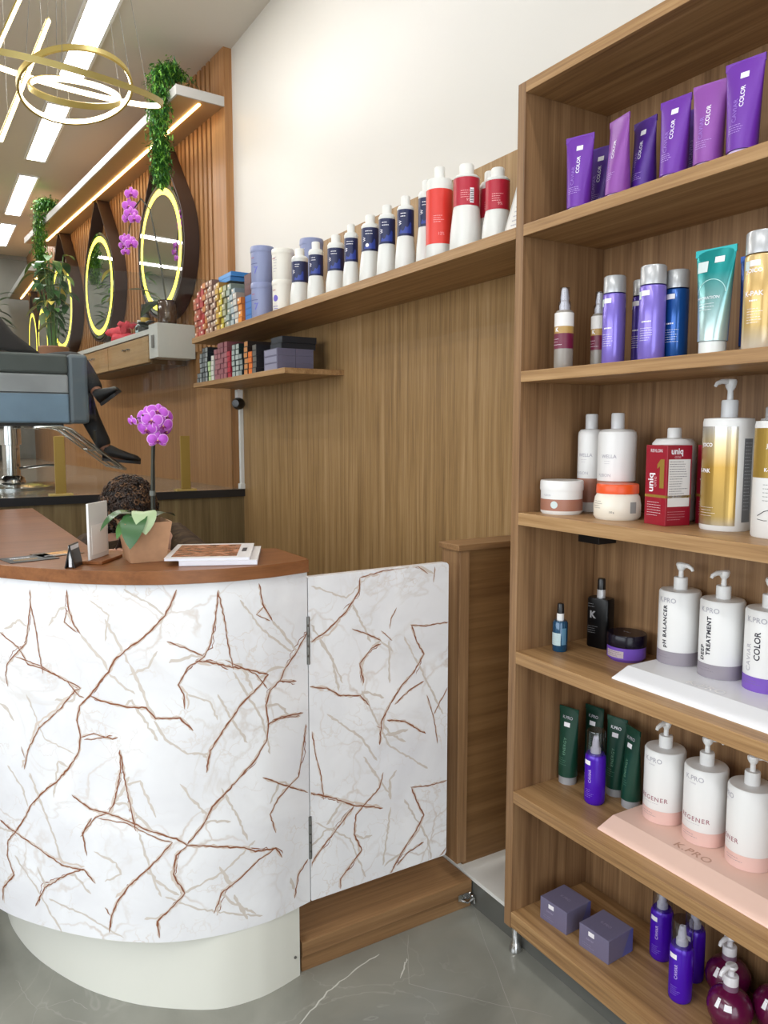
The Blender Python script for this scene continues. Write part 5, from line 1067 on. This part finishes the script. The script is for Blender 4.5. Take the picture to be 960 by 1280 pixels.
MB().lathe([(0, 0), (.032, 0), (.034, .01), (.034, .17), (.028, .19), (0, .19)], 24).build('bottle_body', mat('bottle_smoke', '#5a5f60', .25), t); MB().lathe([(.0345, .11), (.0345, .165)], 24).build('label', mat('label_gold', '#c9a83f', .4), t); MB().lathe([(0, .19), (.027, .19), (.027, .26), (0, .26)], 24).build('cap', BLACK, t)
t = local('styling_bottle', 'short pale blue bottle standing next to the coral towels', 'bottle', 1.47, .08, 2.1485)
MB().lathe([(0, 0), (.028, 0), (.03, .008), (.03, .11), (.02, .125), (0, .125)], 24).build('bottle_body', mat('bottle_paleblue', '#9ab4b8', .25), t); MB().lathe([(0, .125), (.016, .125), (.014, .16), (0, .16)], 20).build('cap', WHITE, t)
t = local('dark_leaf_pot', 'low dark leafed plant in a small pot behind the counter end box', 'plant', 1.12, .16, 2.1485)
MB().lathe([(0, 0), (.035, 0), (.045, .06), (.04, .062), (0, .06)], 20).build('pot', mat('pot_dark', '#3a3a38', .6), t)
lv = MB()
for k in range(9): lv.leaf((0, 0, .06), (math.cos(k * .7), math.sin(k * .7) * .5, rd.uniform(.4, 1.2)), rd.uniform(.09, .12), .06, 1.2, 0, 6)
lv.build('leaves', mat('leaf_blackgreen', '#22332a', .4), t, 60)

# ---------------------------------------------------------------- salon chair and its client
CHX, CHY = .47, 5.22; PZ = 1.14
ch = thing('salon_chair', 'grey blue upholstered salon chair on a chrome column behind the glass', 'salon chair', (CHX, CHY, PZ))
UPH = mat('upholstery_grey', '#4a5251', .55, noise=.08, nscale=12); UPHB = mat('upholstery_blue_grey', '#a3a6aa', .45, noise=.12, nscale=8); UPHD = mat('upholstery_slate', '#66727b', .5)
for sy in (-1, 1):
    y0, y1 = (-.31, -.23) if sy < 0 else (.23, .31)
    arm = MB().box(-.34, .30, y0, y1, .68, .795).build('arm_pad', UPH, ch, None, .015)
    MB().box(-.34, .30, y0 + .006, y1 - .006, .395, .678).build('arm_panel', UPHB, arm, None, .012); MB().box(.302, .412, y0 - .004, y1 + .004, .390, .80).build('arm_front', UPHD, arm, None, .02)
    MB().box(-.34, .30, y0 + .003, y1 - .003, .393, .568).build('lower_panel', mat('upholstery_steel_blue', '#7b96ae', .45, noise=.1, nscale=8), arm, None, .012); MB().box(-.33, .30, y0 + .001, y0 + .0032, .566, .572).build('panel_seam', mat('seam_dark', '#2b3338', .6), arm, None)
MB().box(-.30, .36, -.225, .225, .40, .56).build('seat', UPH, ch, None, .03)
MB().box(-.44, -.32, -.27, .27, .40, 1.10, 0, Matrix.Rotation(R(-6), 4, 'Y')).build('backrest', UPH, ch, None, .03)
MB().box(-.28, .28, -.20, .20, .375, .40).build('under_frame', BLACK, ch, None)
MB().lathe([(0, .03), (.08, .03), (.07, .06), (.05, .075), (.05, .26), (.062, .262), (.062, .375), (0, .375)], 28).build('column', CHROME, ch)
MB().lathe([(0, 0), (.30, 0), (.30, .012), (.26, .022), (.09, .034), (0, .034)], 40).build('base', mat('chrome_base', '#bdbdbb', .15, .9), ch)
MB().tube([(.04, -.06, .12), (.18, -.16, .14), (.22, -.2, .14)], .007, 8).build('pump_lever', CHROME, ch)
fr = MB()
for sy in (-.34, -.22, .0, .20): fr.tube([(.10, sy, .366), (.24, sy, .372), (.30, sy, .355), (.60, sy, .115)], .008, 8)
fr.tube([(.60, -.35, .115), (.60, .22, .115)], .010, 8); fr.tube([(.46, -.34, .227), (.46, .22, .227)], .006, 8); fr.tube([(.10, -.34, .366), (.10, .22, .366)], .008, 8)
fr.build('footrest', CHROME, ch)

def head_pts(c, fwd, s=1):
    c = Vector(c); return c
def head_mesh(mb, c, f, u, s, mi=0):
    """ellipsoid skull with brow, nose, jaw and ears; f faces, u up"""
    f = Vector(f).normalized(); u = Vector(u); u = (u - f * u.dot(f)).normalized(); r_ = u.cross(f); c = Vector(c); n, mseg = 20, 28; rings = []
    for i in range(1, n):
        ph = PI * i / n; ring = []
        for k in range(mseg):
            th = 2 * PI * k / mseg; x = math.sin(ph) * math.cos(th); y = math.sin(ph) * math.sin(th); z = math.cos(ph)
            ff = .098 * x; ww = .076 * y; hh = .115 * z
            if z < 0: ww *= 1 - .28 * z * z; ff *= 1 - .10 * z * z
            if x > 0: 
                ff += .020 * math.exp(-((y / .16) ** 2)) * math.exp(-(((z + .18) / .20) ** 2)) + .007 * math.exp(-((y / .4) ** 2)) * math.exp(-(((z - .12) / .10) ** 2)) - .010 * (math.exp(-(((abs(y) - .36) / .16) ** 2)) * math.exp(-((z / .10) ** 2))) + .006 * math.exp(-((y / .3) ** 2)) * math.exp(-(((z + .52) / .07) ** 2)) + .010 * math.exp(-((y / .3) ** 2)) * math.exp(-(((z + .85) / .12) ** 2))
            if abs(y) > .9 and abs(z) < .3: ww *= 1.12
            ring.append(c + f * (ff * s) + r_ * (ww * s) + u * (hh * s))
        rings.append(ring)
    mb.loft(rings, mi)
def hand_edges(pts, edges, wrist_i, w, d, up, s=1.0, curl=.5):
    """palm plus five separate bent fingers grown from the wrist vertex"""
    w = Vector(w); d = Vector(d).normalized(); up = Vector(up); up = (up - d * up.dot(d)).normalized(); sd = d.cross(up)
    pts.append(tuple(w + d * .035 * s) + (.022 * s, .016 * s)); pi = len(pts) - 1; edges.append((wrist_i, pi))
    pts.append(tuple(w + d * .075 * s) + (.026 * s, .014 * s)); pk = len(pts) - 1; edges.append((pi, pk))
    for k, (off, L) in enumerate(((-.030, .068), (-.010, .078), (.010, .072), (.029, .056))):
        b0 = w + d * .088 * s + sd * off * s; prev = pk; dd = d.copy(); p = b0
        for j in range(4):
            pts.append(tuple(p) + ((.0085 - .0008 * j) * s,)); edges.append((prev, len(pts) - 1)); prev = len(pts) - 1
            dd = (dd - up * (curl * .55)).normalized(); p = p + dd * (L * s / 3)
    p = w + d * .03 * s - sd * .026 * s; prev = pi; dd = (d * .6 - sd * .8).normalized()
    for j in range(3):
        pts.append(tuple(p) + ((.0105 - .001 * j) * s,)); edges.append((prev, len(pts) - 1)); prev = len(pts) - 1; dd = (dd + d * .5 - up * .2).normalized(); p = p + dd * .03 * s
def merge_head(o, c, f, u, s):
    mb = MB(); head_mesh(mb, c, f, u, s); h = mb.build('tmp', o.data.materials[0], None, 60)
    bm = bmesh.new(); bm.from_mesh(o.data); bm.from_mesh(h.data); bm.to_mesh(o.data); bm.free(); bpy.data.objects.remove(h)
    o.data.polygons.foreach_set('use_smooth', [True] * len(o.data.polygons))
def eyes(parent, c, f, u, s):
    f = Vector(f).normalized(); u = Vector(u); u = (u - f * u.dot(f)).normalized(); r_ = u.cross(f); c = Vector(c); mb = MB()
    for q in (-1, 1):
        p = c + f * (.082 * s) + r_ * (.031 * s * q); mb.lathe([(0, -.010 * s), (.009 * s, -.005 * s), (.011 * s, 0), (.009 * s, .005 * s), (0, .010 * s)], 12, M=Matrix.Translation(p))
    mb.build('eyes', mat('eye_dark', '#1c1614', .2), parent)
def shift(pts, o): return [(p[0] - o[0], p[1] - o[1], p[2] - o[2]) + tuple(p[3:]) for p in pts]

# client, seated, knees crossed, black cape and trousers
O = (.40, CHY, PZ)
cl = thing('person', 'seated salon client in a black cape, dark trousers and black shoes, legs crossed', 'person', O)
P = [(.33, 5.22, 1.78, .12, .10), (.30, 5.22, 1.98, .13, .10), (.27, 5.22, 2.16, .15, .10), (.27, 5.22, 2.27, .06), (.28, 5.22, 2.33, .055),
     (.36, 5.13, 1.78, .085), (.70, 5.10, 1.79, .068), (.855, 5.08, 1.78, .058), (.90, 5.04, 1.58, .05), (.985, 4.985, 1.375, .036), (1.00, 4.98, 1.335, .036), (1.11, 4.955, 1.315, .028),
     (.36, 5.31, 1.78, .085), (.72, 5.24, 1.90, .068), (.86, 5.12, 1.915, .058), (.90, 5.0, 1.80, .05), (.93, 4.92, 1.72, .036), (.95, 4.90, 1.69, .036), (1.03, 4.86, 1.735, .027),
     (.27, 5.02, 2.15, .052), (.32, 4.98, 1.95, .042), (.52, 5.06, 1.90, .034), (.27, 5.42, 2.15, .052), (.32, 5.46, 1.95, .042), (.52, 5.34, 1.90, .034)]
Ed = [(0, 1), (1, 2), (2, 3), (3, 4), (0, 5), (5, 6), (6, 7), (7, 8), (8, 9), (9, 10), (10, 11), (0, 12), (12, 13), (13, 14), (14, 15), (15, 16), (16, 17), (17, 18), (2, 19), (19, 20), (20, 21), (2, 22), (22, 23), (23, 24)]
PL = shift(P, O); hand_edges(PL, Ed, 21, Vector(PL[21][:3]), (1, .15, -.1), (0, 0, 1), .95); hand_edges(PL, Ed, 24, Vector(PL[24][:3]), (1, -.15, -.1), (0, 0, 1), .95)
bd = skin_body('body', PL, Ed, SKIN, 0, cl); hc = (.29 - O[0], 0, 2.42 - PZ); merge_head(bd, hc, (1, 0, -.1), (0, 0, 1), 1.0); eyes(bd, hc, (1, 0, -.1), (0, 0, 1), 1)
mb = MB(); hq = MB()
hq.lathe([(0, .135), (.05, .128), (.085, .09), (.098, .03), (.095, -.03), (.085, -.1), (.06, -.10), (.07, 0)], 28, (hc[0] - .015, hc[1], hc[2]), sx=1.12, sy=.86); hq.build('hair', mat('hair_black', '#17120f', .6), cl)
tr = [p[:3] + tuple(v + .012 for v in p[3:]) for p in shift(P, O)]
lg = [0, 5, 6, 7, 8, 9, 12, 13, 14, 15, 16]; mp_ = {a: i for i, a in enumerate(lg)}
skin_body('trousers', [tr[i] for i in lg], [(mp_[a], mp_[b_]) for a, b_ in Ed[:24] if a in mp_ and b_ in mp_], mat('trousers_black', '#1b1d22', .8), 0, cl)
SHOE = mat('shoe_black', '#15161a', .5); SOLE = mat('shoe_sole', '#24262b', .5)
def shoe(ank, toe, up):
    ank = Vector(ank); toe = Vector(toe); up = Vector(up); d = (toe - ank).normalized(); up = (up - d * up.dot(d)).normalized(); sd = d.cross(up); L = (toe - ank).length; rings = []; rs = []
    for t_, w, h in ((-.28, .022, .05), (-.22, .034, .085), (0, .038, .088), (.25, .040, .070), (.6, .046, .05), (.88, .042, .038), (1.0, .024, .022)):
        c = ank + d * (L * t_); rings.append([c + sd * (w * math.cos(q)) + up * (h * (.5 + .5 * math.sin(q)) - .045 + .012) for q in [2 * PI * k / 14 for k in range(14)]]); rs.append([c + sd * (w * 1.06 * x) + up * y for x, y in ((-1, -.047), (1, -.047), (1, -.030), (-1, -.030))])
    s_ = MB().loft(rings).build('shoe', SHOE, cl, 60); MB().loft(rs).build('sole', SOLE, s_, 40); return s_
def loc_(p): return (p[0] - O[0], p[1] - O[1], p[2] - O[2])
shoe(loc_((1.01, 4.975, 1.345)), loc_((1.185, 4.945, 1.325)), (0.05, 0, 1)); shoe(loc_((.95, 4.895, 1.695)), loc_((1.02, 4.835, 1.755)), (-.55, .1, .8))
cp = [[], [], [], [], []]
for k in range(28):
    a = 2 * PI * k / 28; ca, sa = math.cos(a), math.sin(a)
    w = 1 + .05 * math.sin(a * 7)
    for i, (cx_, rx, ry, z) in enumerate(((.28, .075, .075, 2.285), (.29, .13, .205, 2.20), (.33, .20, .26, 2.06), (.385, .27, .285, 1.965), (.40, .28, .285, 1.945))):
        cp[i].append((cx_ - O[0] + rx * ca * (w if i > 1 else 1), sa * ry * (w if i > 1 else 1), z - PZ))
MB().loft(cp, 0, False).build('cape', mat('cape_black', '#131217', .7, spec=.2, noise=.5, nscale=14), cl, 60, 0, None, .004)

# receptionist behind the desk, bent over a phone
O = (.66, 2.98, 0)
stl = thing('work_stool', 'round stool under the receptionist behind the desk', 'stool', (.66, 3.02, 0))
MB().lathe([(0, .50), (.17, .50), (.18, .52), (.17, .56), (0, .565)], 28).build('seat', UPH, stl); MB().lathe([(0, .05), (.03, .05), (.025, .5), (0, .5)], 20).build('column', CHROME, stl); MB().lathe([(0, 0), (.22, 0), (.22, .02), (.04, .05), (0, .05)], 28).build('base', CHROME, stl)
rc = thing('person', 'receptionist with curly dark brown hair and dark top, bent over behind the desk', 'person', O)
P = [(.66, 3.0, .66, .14, .11), (.66, 2.99, .82, .13, .10), (.665, 2.95, 1.0, .155, .105), (.655, 2.92, 1.09, .06), (.645, 2.88, 1.13, .05),
     (.56, 2.96, .66, .085), (.54, 2.58, .64, .068), (.54, 2.54, .60, .058), (.54, 2.60, .3, .05), (.54, 2.62, .09, .036), (.54, 2.56, .05, .032), (.54, 2.46, .03, .027),
     (.76, 2.96, .66, .085), (.78, 2.58, .64, .068), (.78, 2.54, .60, .058), (.78, 2.60, .3, .05), (.78, 2.62, .09, .036), (.78, 2.56, .05, .032), (.78, 2.46, .03, .027),
     (.50, 2.93, 1.05, .056), (.43, 2.72, .94, .046), (.455, 2.42, 1.095, .034), (.82, 2.90, 1.075, .056), (.90, 2.66, .95, .046), (.62, 2.46, 1.09, .034)]
Ed = [(0, 1), (1, 2), (2, 3), (3, 4), (0, 5), (5, 6), (6, 7), (7, 8), (8, 9), (9, 10), (10, 11), (0, 12), (12, 13), (13, 14), (14, 15), (15, 16), (16, 17), (17, 18), (2, 19), (19, 20), (20, 21), (2, 22), (22, 23), (23, 24)]
PL = shift(P, O); hand_edges(PL, Ed, 21, Vector(PL[21][:3]), (.05, -.9, .33), (-.3, .25, .9), .95, .55); hand_edges(PL, Ed, 24, Vector(PL[24][:3]), (-.45, -.8, .30), (.3, .25, .9), .95, .55)
SKINL = mat('skin_light_brown', '#b98a72', .5)
bd = skin_body('body', PL, Ed, SKINL, 0, rc); hc = (.637 - O[0], 2.85 - O[1], 1.215); hf = (-.12, -.50, -.86); merge_head(bd, hc, hf, (0, -.5, .8), .74); eyes(bd, hc, hf, (0, -.5, .8), .74)
rd = random.Random(21); hm = MB(); H1 = [mat('hair_curl_dark', '#1d130d', .6), mat('hair_curl_brown', '#38261a', .6), mat('hair_curl_light', '#67492f', .6)]
hm.lathe([(0, .094), (.045, .082), (.070, .05), (.080, .01), (.078, -.03), (.066, -.06), (.034, -.075)], 24, (hc[0], hc[1] + .01, hc[2] + .006), sy=1.08)
fv = Vector(hf).normalized()
for k in range(2000):
    v = Vector((rd.gauss(0, 1), rd.gauss(0, 1), rd.gauss(0, 1))).normalized()
    if v.dot(fv) > .90: continue
    p = Vector(hc) + Vector((0, .012, .006)) + Vector((v.x * .078, v.y * .088, v.z * .088)) * rd.uniform(.94, 1.12); a = v.cross(Vector((rd.uniform(-1, 1), rd.uniform(-1, 1), 1))).normalized(); b_ = v.cross(a); rr_ = rd.uniform(.005, .0095); n = 8
    hm.tube([p + v * (.003 * j * .9) + a * (rr_ * math.cos(j * 1.5)) + b_ * (rr_ * math.sin(j * 1.5)) + Vector((0, 0, -.0012 * j)) for j in range(n)], [.0026] * (n - 1) + [.001], 4, rd.choice((0, 0, 1, 1, 2)))
hm.build('hair', H1, rc, 60)
tp = [p[:3] + tuple(v + .014 for v in p[3:]) for p in shift(P, O)]
lg = [0, 1, 2, 3, 19, 20, 21, 22, 23, 24]; mp_ = {a: i for i, a in enumerate(lg)}; tq = [list(tp[i]) for i in lg]; tq[3][2] -= .02; tq[3][3] = .075
for i in (6, 9): tq[i][0:3] = [tq[i][j] * .75 + tq[i - 1][j] * .25 for j in range(3)]
skin_body('top', [tuple(q) for q in tq], [(mp_[a], mp_[b_]) for a, b_ in Ed[:24] if a in mp_ and b_ in mp_], wood('top_brown_weave', '#241b14', '#40301f', '#5e4a33', 'x', .8), 0, rc)
lg = [0, 5, 6, 7, 8, 9, 12, 13, 14, 15, 16]; mp_ = {a: i for i, a in enumerate(lg)}
skin_body('trousers', [tp[i] for i in lg], [(mp_[a], mp_[b_]) for a, b_ in Ed[:24] if a in mp_ and b_ in mp_], mat('trousers_black', '#1b1d22', .8), 0, rc)
t = thing('mobile_phone', 'dark mobile phone held in the hands of the person behind the desk', 'phone', (.515, 2.335, 1.145), R(6))
Mx = Matrix.Rotation(R(-40), 4, 'X'); MB().box(-.036, .036, -.075, .075, -.004, .004, 0, Mx).build('phone_body', BLACK, t, None, .003); MB().box(-.033, .033, -.07, .07, .0041, .0046, 0, Mx).build('screen', mat('screen_dark', '#0b0c10', .08, coat=.5), t, None)
# ================================================================ CEILING LAMPS AND LIGHT
def panel(y0, y1, lab, px=.925, e=5, rz=0):
    t = thing('ceiling_light', lab, 'ceiling light', (px, (y0 + y1) / 2, ZC), rz, 'flush ceiling light panels'); L = (y1 - y0) / 2
    MB().box(-.085, -.068, -L, L, -.012, -.0005).box(.068, .085, -L, L, -.012, -.0005).box(-.068, .068, -L, -L + .012, -.012, -.0005).box(-.068, .068, L - .012, L, -.012, -.0005).build('frame', WHITE, t, None)
    MB().box(-.068, .068, -L + .012, L - .012, -.010, -.0008).build('diffuser', LEDW, t, None)
    la = bpy.data.lights.new('panel_lamp', 'AREA'); la.shape = 'RECTANGLE'; la.size = .13; la.size_y = 2 * L; la.energy = e * (y1 - y0); la.color = (1, .97, .93)
    lo = bpy.data.objects.new('panel_lamp', la); C.objects.link(lo); lo.location = (px, (y0 + y1) / 2, ZC - .015); lo.rotation_euler = (0, 0, rz)
panel(2.6, 5.34, 'long cool white ceiling panel running above the ring pendant'); panel(5.80, 7.06, 'cool white ceiling panel, second from the camera, seen below the ring pendant')
panel(7.50, 8.9, 'cool white ceiling panel near the far trailing plant'); panel(9.3, 10.4, 'furthest cool white ceiling panel')
panel(-1.6, 1.0, 'cool white ceiling panel above the camera')
panel(-.9, 2.1, 'added cool white fill panel on the ceiling, out of view over the shop floor', -1.3, 8)  # added lamp with its own fixture, out of view, to fill the shop
panel(7.65, 10.15, 'cool white ceiling panel crossing the far end of the salon', -1.1, 4, PI / 2); panel(9.0, 11.5, 'last cool white ceiling panel crossing the salon near the concrete wall', -1.1, 4, PI / 2)
panel(4.9, 8.4, 'cool white ceiling panel over the middle of the salon', -.6, 11); panel(4.9, 8.4, 'cool white ceiling panel at the far side of the salon', -2.0, 11)
def ring(mbF, mbL, c, n, r, h=.024, th=.010):
    q = Vector(n).normalized().to_track_quat('Z', 'Y').to_matrix().to_4x4(); M = Matrix.Translation(c) @ q
    mbF.lathe([(r, -h / 2), (r, h / 2), (r - th, h / 2), (r - th, -h / 2), (r, -h / 2)], 96, M=M); mbL.lathe([(r - th - .0005, -h * .46), (r - th - .005, 0), (r - th - .0005, h * .46)], 96, M=M); return M
pd = thing('ring_pendant', 'pendant lamp of three interlocking tilted gold light rings', 'pendant lamp', (.637, 3.61, ZC))
CANO = MB().lathe([(0, -.03), (.11, -.03), (.11, -.001), (0, -.001)], 32).build('ceiling_rose', GOLD2, pd)
LEDR = mat('led_ring', '#fff0cc', .5, emit=8)
for c, n, r in (((0.614, 3.624, 2.965), (0.066, -0.293, 0.954), 0.393), ((0.644, 3.602, 2.931), (-0.128, 0.297, 0.946), 0.234), ((0.64, 3.602, 2.911), (-0.08, -0.58, 0.81), 0.183)):
    a = MB(); b_ = MB(); cc = Vector(c) - Vector((.637, 3.61, ZC)); M = ring(a, b_, cc, n, r); fr_ = a.build('ring', GOLD2, pd); b_.build('light_strip', LEDR, fr_)
    for k in range(3):
        p = M @ Vector((r * math.cos(2.2 + k * 2.094), r * math.sin(2.2 + k * 2.094), .01)); MB().tube([p, (cc.x * .2 + .6 * (p.x - cc.x), cc.y * .2 + .6 * (p.y - cc.y), -.002)], .0012, 5).build('wire', STEEL, pd)
for nm, a, b_ in (('slim gold tube pendant crossing behind the ring lamp', (.60, 3.96, 3.34), (.355, 3.72, 2.70)), ('slim gold tube pendant at the picture edge beside the ring lamp', (.50, 3.95, 3.44), (.34, 3.70, 3.02))):
    a = Vector(a); b_ = Vector(b_); o = (a + b_) / 2; t = thing('tube_pendant', nm, 'pendant lamp', o, 0, 'slim tube pendants')
    d = (b_ - a).normalized(); sd = d.cross(Vector((0, 0, 1))).normalized() * .008; MB().tube([a - o, b_ - o], .011, 12).build('tube_light', LEDY, t); MB().tube([a - o + Vector((0, 0, .012)), b_ - o + Vector((0, 0, .012))], .006, 10).build('housing', GOLD2, t)
    for k in (.15, .85): p = a.lerp(b_, k) - o; MB().tube([p + Vector((0, 0, .02)), (p.x, p.y, ZC - o.z - .001)], .0012, 5).build('wire', STEEL, t)

w = bpy.data.worlds.new('daylight'); sc.world = w; w.use_nodes = True
w.node_tree.nodes['Background'].inputs['Color'].default_value = (.80, .90, 1, 1); w.node_tree.nodes['Background'].inputs['Strength'].default_value = 1.0
def area(name, loc, target, sx, sy, e, c):
    la = bpy.data.lights.new(name, 'AREA'); la.shape = 'RECTANGLE'; la.size = sx; la.size_y = sy; la.energy = e; la.color = c
    o = bpy.data.objects.new(name, la); C.objects.link(o); o.location = loc; o.rotation_euler = (Vector(target) - Vector(loc)).to_track_quat('-Z', 'Y').to_euler(); return o
area('shopfront_daylight', (-1.0, -2.55, 1.6), (-1.0, 1, 1.45), 2.6, 2.9, 55, (.93, .97, 1))
area('side_window_daylight', (-3.15, .9, 2.1), (0, .9, 1.9), 5.2, 1.9, 100, (.93, .97, 1))

cam = bpy.data.cameras.new('camera'); co = bpy.data.objects.new('camera', cam); C.objects.link(co); sc.camera = co
cam.sensor_fit = 'VERTICAL'; cam.sensor_height = 36; cam.lens = 36 * 960 / 1280; cam.clip_start = .02
co.location = (0, 0, 1.48)
pt = math.atan(100 / 960); yw = math.atan(580 * math.cos(pt) / 960)
co.rotation_euler = (PI / 2 - pt, 0, -yw)
sc.view_settings.view_transform = 'Standard'; sc.view_settings.look = 'None'; sc.view_settings.gamma = 1; sc.view_settings.use_curve_mapping = False
sc.view_settings.exposure = .10
sc.cycles.max_bounces = 8; sc.cycles.transparent_max_bounces = 16; sc.cycles.caustics_reflective = False; sc.cycles.caustics_refractive = False; sc.cycles.use_denoising = True; sc.cycles.sample_clamp_indirect = 6
